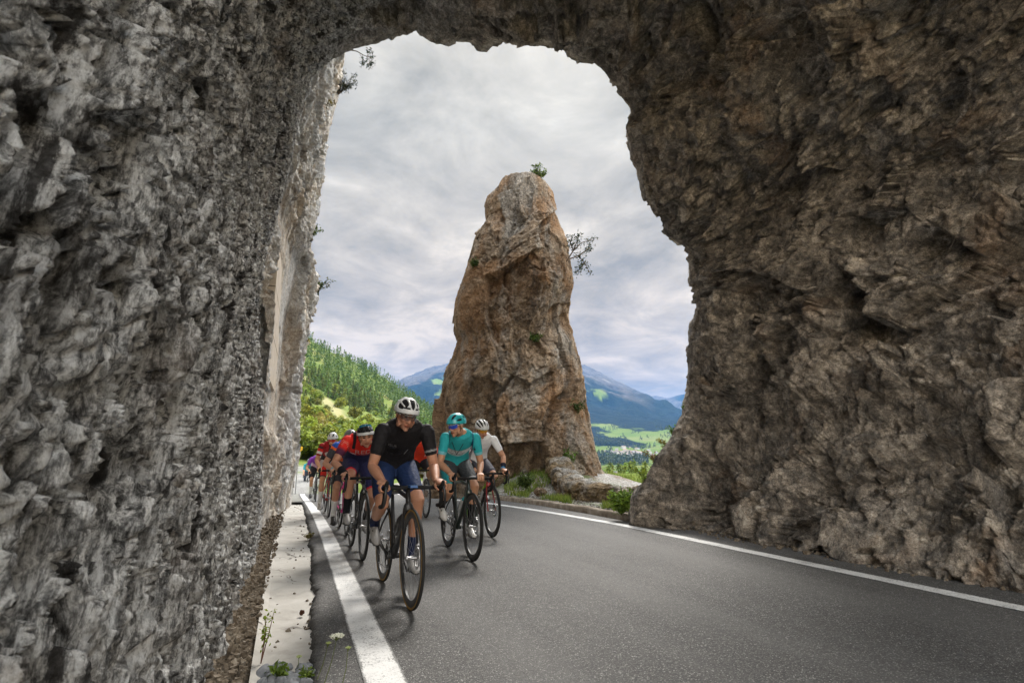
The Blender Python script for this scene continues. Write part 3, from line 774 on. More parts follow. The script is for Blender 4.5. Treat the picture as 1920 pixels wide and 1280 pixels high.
def build_valley():
    # mountains on the far side of the valley
    mx = [500, 690, 730, 760, 800, 830, 870, 960, 1040, 1070, 1088, 1100, 1113, 1140, 1180, 1222, 1250, 1285, 1320, 1500, 1700]
    my = [770, 738, 721, 706, 691, 684, 674, 668, 676, 682, 687, 688, 693, 707, 725, 745, 765, 786, 806, 850, 862]
    me_ = [elev(a, b) for a, b in zip(mx, my)]
    t = NT('mountain_forest'); v = t.coord()
    meadow = t.attr('meadow'); rocky = t.attr('rocky')
    f = t.noise(v, .02, 10, .72); ff = t.noise(v, .11, 6, .7)
    forest = t.ramp(f, [(.3, (.005, .010, .008)), (.5, (.011, .019, .013)), (.7, (.022, .034, .018))])
    mead = t.ramp(t.noise(t.coord((1, 1, 1)), .006, 8, .6), [(.3, (.12, .19, .03)), (.5, (.19, .26, .05)), (.66, (.26, .28, .09)), (.8, (.29, .27, .14))])
    c = t.mix(meadow, forest, mead)
    c = t.mix(rocky, c, t.ramp(t.noise(v, .012, 10, .7), [(.35, (.06, .05, .045)), (.55, (.13, .115, .10)), (.7, (.24, .225, .21))]))
    m = t.done(c, .95, t.bump(f, 1.0, 40, t.bump(ff, 1, 8)), .05)
    pxs = np.linspace(500, 1700, 520); rs = np.exp(np.linspace(math.log(700), math.log(5200), 300))
    Rp = 4600.0
    def tan_fn(PX, R):
        er = np.interp(PX, mx, me_)
        # valley floor close by, gentle meadows, then the forested flank
        floor0 = elev(1150, 872); floor1 = elev(1150, 838); mead1 = elev(1150, 800)
        e = np.interp(R, [700, 1000, 1700, 2300], [floor0 - .01, floor0, floor1, mead1])
        t_ = np.clip((R - 2200) / (Rp - 2200), 0, 1)
        e = np.where(R > 2200, np.interp(2200, [1700, 2300], [floor1, mead1]) + (er - mead1 + .003) * t_ ** .8, e)
        return e - np.clip(R - Rp, 0, 1e9) * 2e-4
    def ex(P, r, px):
        k = sstep(2200, 3300, r)
        w = np.exp(-((r - Rp) / 350) ** 2)
        return k * (75 * ridged(P * .0011 + 3, 4, .5) - 40 + 22 * fbm(P * .006, 4)) * (1 - .75 * w) + (1 - k) * 5 * fbm(P * .004, 4) * sstep(900, 1500, r) + w * 14 * ridged(P * .008, 3)
    o, P = terrain_polar('mountain', pxs, rs, tan_fn, m, ex)
    R = np.hypot(P[:, 0], P[:, 1]); el = (P[:, 2] - EYE[2]) / R; PX = np.repeat(pxs, len(rs))
    Q = P * np.array([1, .6, 1])
    patch = fbm(Q * .0035 + 5, 5, .55)
    y = 856 - el * F
    mead = np.where(y > 836, sstep(-.25, .1, patch + .35), np.where(y > 790, sstep(-.02, .10, patch + .30 * (y - 818) / 30), sstep(.50, .60, patch + .12 * sstep(760, 800, y))))
    top = np.interp(PX, mx, my)
    rocky = sstep(-.3, .3, (22 - (y - top)) / 18 + .9 * fbm(P * .004, 4)) * sstep(2600, 3300, R)
    rocky = rocky * np.clip((1235 - PX) / 60, 0, 1)
    set_attr(o.data, 'meadow', np.clip(mead, 0, 1)); set_attr(o.data, 'rocky', np.clip(rocky, 0, 1))
    tree_v = P
    # a further range
    bx = [1050, 1150, 1200, 1222, 1235, 1246, 1258, 1275, 1290, 1310, 1400, 1600]; by = [790, 770, 752, 743, 741, 743, 746, 741, 738, 735, 730, 745]
    be = [elev(a, b) for a, b in zip(bx, by)]
    def tan2(PX, R): return -.01 + (np.interp(PX, bx, be) + .01) * np.clip((R - 5000) / 1200, 0, 1) ** .8 - np.clip(R - 6200, 0, 1e9) * 2e-4
    o2, P2 = terrain_polar('far_mountain', np.linspace(1050, 1600, 200), np.linspace(5000, 6700, 110), tan2, m, lambda P, r, px: 45 * ridged(P * .001, 4) * np.sin(np.clip((r - 5000) / 1200, 0, 1) * PI))
    y2 = 856 - (P2[:, 2] - EYE[2]) / np.hypot(P2[:, 0], P2[:, 1]) * F
    set_attr(o2.data, 'meadow', np.zeros(len(P2))); set_attr(o2.data, 'rocky', np.clip(sstep(.1, .5, fbm(P2 * .002, 4) + .2), 0, 1))
    return BVHTree.FromPolygons([tuple(p) for p in P], [tuple(q) for q in grid_quads(len(pxs), len(rs)).tolist()])

# ------------------------------------------------------------------ sky, sun, air, camera
SUN_EL = math.radians(46); SUN_AZ = YAW + math.radians(10)       # azimuth measured from +Y towards +X
def build_world():
    w = bpy.data.worlds.new('World'); SC.world = w; w.use_nodes = True
    T = w.node_tree; T.nodes.clear(); L = T.links
    N = lambda typ, **k: T.nodes.new('ShaderNode' + typ)
    out = N('OutputWorld'); sky = N('TexSky'); sky.sky_type = 'NISHITA'; sky.sun_disc = False
    sky.sun_elevation = SUN_EL; sky.sun_rotation = SUN_AZ
    bg1 = N('Background'); L.new(sky.outputs[0], bg1.inputs[0]); bg1.inputs[1].default_value = .06
    tc = N('TexCoord'); sp = N('SeparateXYZ'); L.new(tc.outputs['Generated'], sp.inputs[0])
    def M(op, a, b=0., c=0.):
        x = N('Math'); x.operation = op
        for k, v in enumerate((a, b, c)):
            if isinstance(v, bpy.types.NodeSocket): L.new(v, x.inputs[k])
            else: x.inputs[k].default_value = v
        return x.outputs[0]
    zz = M('ADD', M('MAXIMUM', sp.outputs[2], 0.0), .16)
    cx = M('DIVIDE', sp.outputs[0], zz); cy = M('DIVIDE', sp.outputs[1], zz)
    cb = N('CombineXYZ'); L.new(cx, cb.inputs[0]); L.new(cy, cb.inputs[1])
    def noise(scale, det, rough, dist, off):
        mp = N('Mapping'); L.new(cb.outputs[0], mp.inputs[0]); mp.inputs['Location'].default_value = off
        x = N('TexNoise'); x.inputs['Scale'].default_value = scale; x.inputs['Detail'].default_value = det; x.inputs['Roughness'].default_value = rough; x.inputs['Distortion'].default_value = dist
        L.new(mp.outputs[0], x.inputs['Vector']); return x.outputs[0]
    a = noise(1.0, 9, .58, .45, (3.1, 1.7, 0)); b = noise(3.0, 9, .62, .4, (7.1, 2.2, 3))
    s = M('MULTIPLY_ADD', b, .54, M('MULTIPLY', a, .56))
    r = N('ValToRGB'); L.new(s, r.inputs[0]); e = r.color_ramp.elements
    st = [(.41, (.134, .124, .102)), (.475, (.181, .168, .139)), (.525, (.221, .204, .170)), (.575, (.260, .241, .203)), (.65, (.350, .325, .280))]
    while len(e) < len(st): e.new(.5)
    for k, (p, c) in enumerate(st): e[k].position = p; e[k].color = (*c, 1)
    # an overcast sky is brighter overhead than at the horizon
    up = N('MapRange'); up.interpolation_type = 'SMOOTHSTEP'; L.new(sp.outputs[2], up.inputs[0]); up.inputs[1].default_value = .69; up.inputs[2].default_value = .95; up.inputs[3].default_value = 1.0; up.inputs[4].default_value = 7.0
    # bright band low over the horizon
    hz = N('MapRange'); L.new(sp.outputs[2], hz.inputs[0]); hz.inputs[1].default_value = .0; hz.inputs[2].default_value = .22; hz.inputs[3].default_value = 1.10; hz.inputs[4].default_value = 1.0
    # unseen sky behind the camera, brightness added to light the passage
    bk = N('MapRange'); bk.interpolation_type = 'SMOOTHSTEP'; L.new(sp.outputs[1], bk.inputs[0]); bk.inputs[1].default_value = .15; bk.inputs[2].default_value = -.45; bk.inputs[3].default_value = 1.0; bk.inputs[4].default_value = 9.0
    lowm = N('MapRange'); L.new(sp.outputs[2], lowm.inputs[0]); lowm.inputs[1].default_value = .0; lowm.inputs[2].default_value = .55; lowm.inputs[3].default_value = 1.; lowm.inputs[4].default_value = .0
    wm = N('Mix'); wm.data_type = 'RGBA'; wm.blend_type = 'MULTIPLY'; L.new(lowm.outputs[0], wm.inputs[0]); L.new(r.outputs[0], wm.inputs[6]); wm.inputs[7].default_value = (.88, .66, .42, 1)
    # counter tint: light from overhead and the brightened sky behind comes in neutral
    cool = N('Mix'); cool.data_type = 'RGBA'; cool.blend_type = 'MULTIPLY'
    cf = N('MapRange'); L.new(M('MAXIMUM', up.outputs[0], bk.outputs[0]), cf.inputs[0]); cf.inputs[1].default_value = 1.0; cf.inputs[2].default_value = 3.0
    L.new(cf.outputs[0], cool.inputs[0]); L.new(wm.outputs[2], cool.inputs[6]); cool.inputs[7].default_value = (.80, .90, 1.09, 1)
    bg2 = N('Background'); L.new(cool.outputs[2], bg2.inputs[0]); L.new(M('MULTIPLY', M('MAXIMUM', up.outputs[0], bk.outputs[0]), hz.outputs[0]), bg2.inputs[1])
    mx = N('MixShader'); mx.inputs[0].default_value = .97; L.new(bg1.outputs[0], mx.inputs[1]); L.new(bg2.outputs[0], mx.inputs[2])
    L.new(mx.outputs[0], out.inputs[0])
    try: w.cycles.sampling_method = 'MANUAL'; w.cycles.sample_map_resolution = 512
    except Exception: pass
    ld = bpy.data.lights.new('sun', 'SUN'); ld.energy = 1.5; ld.angle = math.radians(14); ld.color = (1, .95, .88)
    o = bpy.data.objects.new('sun', ld); COL.objects.link(o)
    d = Vector((math.sin(SUN_AZ) * math.cos(SUN_EL), math.cos(SUN_AZ) * math.cos(SUN_EL), math.sin(SUN_EL)))
    o.rotation_euler = d.to_track_quat('Z', 'Y').to_euler()

def build_haze():
    s = Soup().box((1900, 3100, 285), (4000, 3700, 585)); me = s.mesh('haze')
    m = bpy.data.materials.new('air'); m.use_nodes = True; T = m.node_tree; T.nodes.clear()
    out = T.nodes.new('ShaderNodeOutputMaterial'); v = T.nodes.new('ShaderNodeVolumePrincipled')
    v.inputs['Color'].default_value = (.16, .44, 1.0, 1); v.inputs['Density'].default_value = 6.5e-5; v.inputs['Anisotropy'].default_value = .0
    T.links.new(v.outputs[0], out.inputs['Volume'])
    o = link('haze', me, m, smooth=False); tag(o, kind='stuff')

def build_camera():
    cd = bpy.data.cameras.new('camera'); cd.sensor_width = 36; cd.lens = F / 1920 * 36; cd.clip_start = .05; cd.clip_end = 40000
    o = bpy.data.objects.new('camera', cd); COL.objects.link(o); o.location = EYE
    o.matrix_world = Matrix.Translation(EYE) @ Matrix((RT, UP, -FW)).transposed().to_4x4()
    cd.dof.use_dof = True; cd.dof.focus_distance = 4.9; cd.dof.aperture_fstop = 7.0
    SC.camera = o
    SC.view_settings.view_transform = 'Standard'; SC.view_settings.look = 'None'; SC.view_settings.gamma = 1; SC.view_settings.exposure = EXPO
    c = SC.cycles; c.use_denoising = True; c.max_bounces = 7; c.diffuse_bounces = 5; c.glossy_bounces = 3; c.volume_bounces = 0; c.transmission_bounces = 4; c.transparent_max_bounces = 8
    c.sample_clamp_indirect = 6
    try: c.volume_step_rate = 1.0
    except Exception: pass
EXPO = 1.62
# ------------------------------------------------------------------ bicycles (x forward, y to the rider's left, origin on the ground under the cranks)
WR = .34; FA = np.array([.585, 0, WR]); RA = np.array([-.41, 0, WR]); BB = np.array([0, 0, .272])
BAR = np.array([.475, 0, .822])

def wheel(bike, name, c, rim_m, wall_m, tyre_m, metal, front, rim_depth=.045, nspk=24):
    s = Soup(); s.lathe_y((0, 0, 0), [(.013, -.045), (.016, -.03), (.012, -.02), (.012, .02), (.016, .03), (.013, .045), (.004, .05), (.004, -.05)], 14)
    hub = s.obj(name, metal, bike); hub.location = c
    n = 12; prof = [(.3265 + .0135 * math.cos(2 * PI * k / n), .0135 * math.sin(2 * PI * k / n)) for k in range(n)]
    s = Soup().lathe_y((0, 0, 0), prof, 72); me = s.mesh('tyre'); o = link('tyre', me, [tyre_m, wall_m], hub)
    # the sidewall is a band on each flank of the tyre
    for p in me.polygons:
        cc = p.center; r = math.hypot(cc.x, cc.z)
        if abs(cc.y) > .0085 and r < .331: p.material_index = 1
    rd = rim_depth
    Soup().lathe_y((0, 0, 0), [(.318, -.0105), (.318, .0105), (.306, .0125), (.318 - rd * .6, .0125), (.318 - rd, .006), (.318 - rd, -.006), (.318 - rd * .6, -.0125), (.306, -.0125)], 72).obj('rim', rim_m, hub)
    s = Soup()
    for k in range(nspk):
        a = 2 * PI * k / nspk; b = a + (.32 if k % 4 < 2 else -.32); y = .028 if k % 2 else -.028
        s.tube([(.014 * math.cos(b), y, .014 * math.sin(b)), ((.318 - rd) * math.cos(a), 0, (.318 - rd) * math.sin(a))], .0011, 5)
    s.obj('spokes', metal, hub)
    y = .038
    s = Soup().lathe_y((0, y, 0), [(.080, -.0012), (.080, .0012), (.058, .0012), (.058, -.0012)], 40)
    for k in range(6):
        a = k * PI / 3; s.tube([(.014 * math.cos(a), y, .014 * math.sin(a)), (.062 * math.cos(a + .4), y, .062 * math.sin(a + .4))], .003, 6)
    s.obj('disc_rotor', metal, hub)
    if not front:
        s = Soup()
        for k in range(8): s.lathe_y((0, -.022 - .0035 * k, 0), [(.055 - .004 * k, -.001), (.055 - .004 * k, .001), (.02, .001), (.02, -.001)], 32)
        s.obj('cassette', metal, hub)
    return hub

def bar_path(sg):
    """one half of a drop handlebar from the stem to the drop's end"""
    return [(BAR[0] + dx, sg * y, BAR[2] + dz) for dx, y, dz in ((0, 0, 0), (0, .06, 0), (.0, .15, .0), (.008, .185, -.001), (.035, .203, -.003), (.075, .207, -.012), (.105, .209, -.040), (.108, .211, -.080), (.088, .213, -.112), (.045, .215, -.128), (-.01, .216, -.132))]

def make_bike(bid, crank, frame_m, rim_m, wall_m, label, group='bicycles ridden in the bunch', computer=None, fork_m=None, bag=False, detail=True):
    tyre = plain('tyre_rubber', (.022, .022, .022), .75, .2, 0, .2, .3, 60); blk = plain('black_carbon', (.018, .018, .019), .38, .5, 0, .15)
    met = plain('brushed_metal', (.38, .38, .39), .35, .5, .9, .1); tape = plain('bar_tape', (.016, .016, .017), .8, .2, 0, .2, .5, 80)
    bike = empty('bicycle'); tag(bike, label, 'bicycle', group)
    # frame
    s = Soup(); hd = np.array([.4325, 0, .685]); ht = np.array([.402, 0, .785]); st = np.array([-.160, 0, .78]); sg = np.array([-.292, 0, .956])
    s.limb([hd - sg * -.005, hd + (ht - hd) * .5, ht], [(.024, .020), (.021, .019), (.019, .018)], 14, (1, 0, 0))
    s.limb([hd + (.0, 0, .02), BB + (hd - BB) * .5, BB], [(.026, .020), (.029, .021), (.032, .026)], 14, (-.7, 0, .7))
    s.limb([ht + (-.005, 0, -.035), (ht + st) / 2 + (0, 0, -.008), st + (.0, 0, -.03)], [(.020, .017), (.018, .015), (.015, .013)], 12, (0, 0, 1))
    s.limb([BB, BB + (st - BB) * .5, st], [(.026, .018), (.021, .015), (.019, .014)], 12, (1, 0, 0))
    for sy in (1, -1):
        s.limb([BB + (-.02, sy * .022, 0), (-.16, sy * .045, .29), RA + (0, sy * .066, 0)], [(.017, .010), (.013, .009), (.011, .008)], 10, (0, 0, 1))
        s.limb([st + (.035 * -.3, sy * .012, -.16), (-.29, sy * .045, .49), RA + (0, sy * .066, 0)], [.0085, .0075, .008], 10)
    s.tube([BB + (0, -.042, 0), BB + (0, .042, 0)], .024, 16)
    s.obj('frame', frame_m, bike)
    s = Soup()
    s.limb([hd + (.0, 0, .005), hd + (.008, 0, -.025)], [(.026, .034), (.022, .040)], 14, (1, 0, 0))
    for sy in (1, -1):
        s.limb([hd + (.004, sy * .032, -.015), hd + (.05, sy * .046, -.12), (.53, sy * .052, .46), FA + (-.004, sy * .054, 0)], [(.020, .009), (.019, .008), (.014, .007), (.010, .007)], 10, (1, 0, 0))
    s.obj('fork', fork_m or frame_m, bike)
    if detail:
        Soup().box(FA + (-.035, .047, .062), (.012, .012, .030), Matrix.Rotation(.5, 3, 'Y')).obj('brake_caliper', blk, bike)
    Soup().limb([ht + sg * .0, ht + sg * .035], [.0175, .0175], 12).limb([ht + sg * .03, BAR], [(.017, .015), (.015, .014)], 12).obj('stem', blk, bike)
    Soup().limb([st, st + (-.048, 0, .158)], [.0138, .0138], 10).obj('seat_post', blk, bike)
    s = Soup(); s.limb([(-.34, 0, .962), (-.30, 0, .965), (-.24, 0, .962), (-.15, 0, .960), (-.08, 0, .955)], [(.060, .016), (.068, .020), (.052, .017), (.024, .015), (.018, .012)], 16, (0, 1, 0))
    s.obj('saddle', blk, bike)
    wheel(bike, 'front_wheel', FA, rim_m, wall_m, tyre, met, True); wheel(bike, 'rear_wheel', RA, rim_m, wall_m, tyre, met, False)
    s = Soup()
    pR = bar_path(1)[::-1] + bar_path(-1)[1:]
    P, _ = resample(np.array(pR), 60)
    s.tube(P, [.0155 if abs(p[1]) > .07 else .0145 for p in P], 10); hb = s.obj('handlebar', tape, bike)
    for sy in (1, -1):
        h = BAR + (.075, sy * .207, -.006)
        Soup().limb([h + (-.02, 0, .0), h + (.03, 0, .010), h + (.065, 0, .026), h + (.085, 0, .052)], [(.018, .019), (.0165, .020), (.0155, .020), (.013, .015)], 12, (0, 1, 0)).obj('brake_hood', tape, hb)
        Soup().limb([h + (.078, sy * .004, .022), h + (.098, sy * .010, -.02), h + (.092, sy * .014, -.075), h + (.072, sy * .016, -.118)], [(.010, .006), (.010, .005), (.009, .005), (.006, .004)], 8, (0, 1, 0)).obj('brake_lever', blk, hb)
    if computer:
        o = Soup().box(BAR + (.075, 0, .012), (.040, .027, .008)).obj('bike_computer', computer, bike, False)
        Soup().box(BAR + (.075, 0, .0215), (.031, .022, .001)).obj('screen', plain('lcd_screen', (.02, .10, .22), .15, .6, 0, .3, 0, 60), o, False)
        Soup().limb([BAR, BAR + (.05, 0, .0)], [.008, .008], 8).obj('computer_mount', blk, bike)
    # cranks
    s = Soup()
    s.lathe_y(BB + (0, -.048, 0), [(.105, -.0025), (.105, .0025), (.094, .0025), (.094, -.0025)], 48); s.lathe_y(BB + (0, -.056, 0), [(.078, -.002), (.078, .002), (.070, .002), (.070, -.002)], 40)
    for k in range(4):
        a = k * PI / 2 + .6; s.tube([BB + (.015 * math.cos(a), -.05, .015 * math.sin(a)), BB + (.097 * math.cos(a), -.05, .097 * math.sin(a))], (.006), 6)
    cr = s.obj('chainring', blk, bike)
    for sy in (1, -1):
        d = pedal_dir(crank, sy); e = BB + d * .1725 + (0, sy * .078, 0)
        a = Soup().limb([BB + (0, sy * .060, 0), BB + d * .09 + (0, sy * .070, 0), e], [(.014, .008), (.011, .007), (.011, .008)], 10, d_perp(d)).obj('crank_arm', met if frame_m.name != 'matte_black_frame' else blk, bike)
        Soup().box(e + (.0, sy * .055, 0), (.045, .042, .009)).obj('pedal', blk, a, False)
    # chain and derailleur
    s = Soup(); r1, r2 = .098, .038; c2 = RA + (0, -.045, 0); c1 = BB + (0, -.048, 0); j1 = RA + (.03, -.045, -.09); j2 = RA + (.01, -.045, -.16)
    s.tube([c2 + (-.01, 0, r2), c2 + (.02, 0, r2), c1 + (-.02, 0, r1), c1 + (.03, 0, r1 * .96)], .0042, 6)
    s.tube([c1 + (.0, 0, -r1), j2 + (.02, 0, -.022), j2 + (-.02, 0, -.012), j2 + (-.02, 0, .01), j1 + (.022, 0, 0), c2 + (.03, 0, -.01)], .0042, 6)
    s.obj('chain', met, bike)
    s = Soup(); s.limb([RA + (.0, -.052, -.01), RA + (.02, -.06, -.05), j1], [.012, .014, .012], 8)
    s.box((j1 + j2) / 2, (.010, .006, .045)); s.lathe_y(j1, [(.02, -.004), (.02, .004), (.004, .004), (.004, -.004)], 16); s.lathe_y(j2, [(.02, -.004), (.02, .004), (.004, .004), (.004, -.004)], 16)
    s.obj('rear_derailleur', blk, bike)
    if detail:
        s = Soup(); p = BB + (hd - BB) * .52 + (-.045, 0, .035); d = (hd - BB) / np.linalg.norm(hd - BB)
        for sy in (1, -1): s.tube([p - d * .07, p - d * .06 + (0, sy * .037, 0), p + d * .03 + (0, sy * .038, 0), p + d * .05 + (-.03, sy * .02, .02)], .003, 6)
        s.obj('bottle_cage', blk, bike)
    if bag:
        Soup().limb([(-.30, 0, .90), (-.24, 0, .89), (-.20, 0, .90)], [(.035, .035), (.045, .04), (.03, .03)], 12, (0, 1, 0)).obj('saddle_bag', blk, bike)
    return bike

def pedal_dir(crank, sy):
    """crank angle of the rider's right crank: 0 = pointing forward, positive = turned up; left crank opposite"""
    a = crank if sy < 0 else crank + PI
    return np.array([math.cos(a), 0, math.sin(a)])
def d_perp(d): return np.array([-d[2], 0, d[0]])

def make_bottle(loc_m, body, cap, label, group='drink bottles in the cages'):
    """a drink bottle in the down-tube cage (bike coordinates, lifted out it would be a thing of its own)"""
    hd = np.array([.4325, 0, .685]); p = BB + (hd - BB) * .52 + (-.045, 0, .035); d = (hd - BB) / np.linalg.norm(hd - BB)
    r = empty('water_bottle'); tag(r, label, 'bottle', group)
    Soup().limb([p - d * .08, p - d * .0, p + d * .02, p + d * .035, p + d * .07, p + d * .085], [.035, .036, .032, .032, .035, .028], 18).obj('bottle_body', body, r)
    Soup().limb([p + d * .095, p + d * .108], [.026, .022], 14).limb([p + d * .11, p + d * .135], [.010, .009], 10).obj('bottle_cap', cap, r)
    return r
# ------------------------------------------------------------------ riders (bike coordinates: x forward, y left, z up)
def two_bone(a, b, l1, l2, pole):
    a = np.asarray(a, float); b = np.asarray(b, float); d = b - a; L = min(np.linalg.norm(d), (l1 + l2) * .995); d = d / np.linalg.norm(d)
    x = (l1 * l1 - l2 * l2 + L * L) / (2 * L); h = math.sqrt(max(l1 * l1 - x * x, 0))
    p = np.asarray(pole, float); p = p - d * p.dot(d); p /= np.linalg.norm(p)
    return a + d * x + p * h

def seg(path, rad, t0, t1, n=8, inflate=0.0):
    """stretch of a limb between two fractions of its length with its radii"""
    path = np.asarray(path, float); s = np.concatenate([[0], np.cumsum(np.linalg.norm(np.diff(path, axis=0), axis=1))]); s /= s[-1]
    q = np.linspace(t0, t1, n)
    return np.stack([np.interp(q, s, path[:, k]) for k in range(3)], 1), list(np.interp(q, s, rad) + inflate)

def cloth_obj(name, soup, voxel, dye_fn, mat, parent, sm=3):
    v, f = remesh(soup, voxel, sm); me = poly_mesh(name, v, f)
    set_attr(me, 'dye', dye_fn(v)); return link(name, me, mat, parent), v, f

def shell(fn, us, vs, th):
    """thin curved solid from fn(u, v, offset)"""
    n, m = len(us), len(vs); s = Soup()
    A = [fn(u, v, 0) for u in us for v in vs] + [fn(u, v, -th) for u in us for v in vs]
    o = n * m; f = []
    for i in range(n - 1):
        for j in range(m - 1):
            a, b, c, d = i * m + j, i * m + j + 1, (i + 1) * m + j + 1, (i + 1) * m + j
            f += [(a, d, c, b), (a + o, b + o, c + o, d + o)]
    for i in range(n - 1):
        for j in (0, m - 1):
            a, d = i * m + j, (i + 1) * m + j; q = (a, a + o, d + o, d); f.append(q if j == 0 else q[::-1])
    for j in range(m - 1):
        for i in (0, n - 1):
            a, d = i * m + j, i * m + j + 1; q = (a, d, d + o, a + o); f.append(q if i == 0 else q[::-1])
    s.add(np.array(A), f); return s

def hand_pieces(s, grip, sy, scale=1.0):
    """palm, four unequal bent fingers and a thumb closed on the bar or hood; returns the wrist"""
    if grip == 'hood':
        c = BAR + (.072, sy * .207, .006); a = np.array([1., 0, .12]); o = np.array([0, sy * 1., 0]); w = c - a * .092 + (0, -sy * .004, .050)
    elif grip == 'top':
        c = BAR + (0, sy * .115, 0); a = np.array([0, -sy * 1., 0]); o = np.array([1., 0, 0]); w = c - o * .080 + (0, sy * .018, .040)
    else:
        c = BAR + (.098, sy * .211, -.070); a = np.array([-.25, 0, 1.]); a /= np.linalg.norm(a); o = np.array([.4, sy * .9, 0.1]); w = c - o * .02 + np.array([-.085, -sy * .0, .030])
    u = np.array([0, 0, 1.]) if grip != 'drop' else np.array([-.95, 0, -.1])
    B = lambda x, y, z: c + a * x + o * y + u * z
    # palm: a flattened pad from the wrist over the bar to the knuckles
    kn = B(.004, .020, .032)
    s.limb([w, (w + kn) / 2 + u * .006, kn], [(.026, .019), (.040, .018), (.041, .013)], 14, a if grip == 'hood' and False else (np.cross(kn - w, u) if np.linalg.norm(np.cross(kn - w, u)) > 1e-3 else a))
    s.ell(B(.0, .004, .027), (.036, .030, .015) if grip != 'top' else (.030, .040, .015))
    ln = (1.0, 1.08, 1.0, .82)
    for i in range(4):
        x = .037 - .0222 * i; k = ln[i]
        b0 = B(x * .9, .006, .028); b1 = B(x, .028 * k, .026 - .003 * abs(i - 1)); b2 = B(x + .003, .040 * k, .002); b3 = B(x + .003, .033 * k, -.024 * k); b4 = B(x, .012, -.033)
        s.limb([b0, b1, b2, b3, b4], [.0095, .0096, .0088, .0082, .0070], 9)
    s.limb([B(-.040, -.016, .026), B(-.012, -.033, .010), B(.014, -.032, -.010), B(.032, -.020, -.024)], [.0125, .0108, .0094, .0075], 9)
    return w

SKIN = col_mat_skin = None
def skin_material():
    t = NT('skin'); v = t.coord(); c = t.attr('dye', 'Color')
    c = t.mix(.35, c, t.mix(t.noise(v, 22, 5, .6), (.25, .18, .16), (.8, .78, .76)), 'SOFT_LIGHT')
    nm = t.bump(t.noise(v, 260, 3, .6), .25, .0015, t.bump(t.noise(v, 38, 4, .6), .35, .004))
    t.set(t.b, 'Subsurface_Weight', .06); t.set(t.b, 'Subsurface_Radius', (.012, .004, .002)); t.set(t.b, 'Subsurface_Scale', .4)
    return t.done(c, .56, nm, .32)

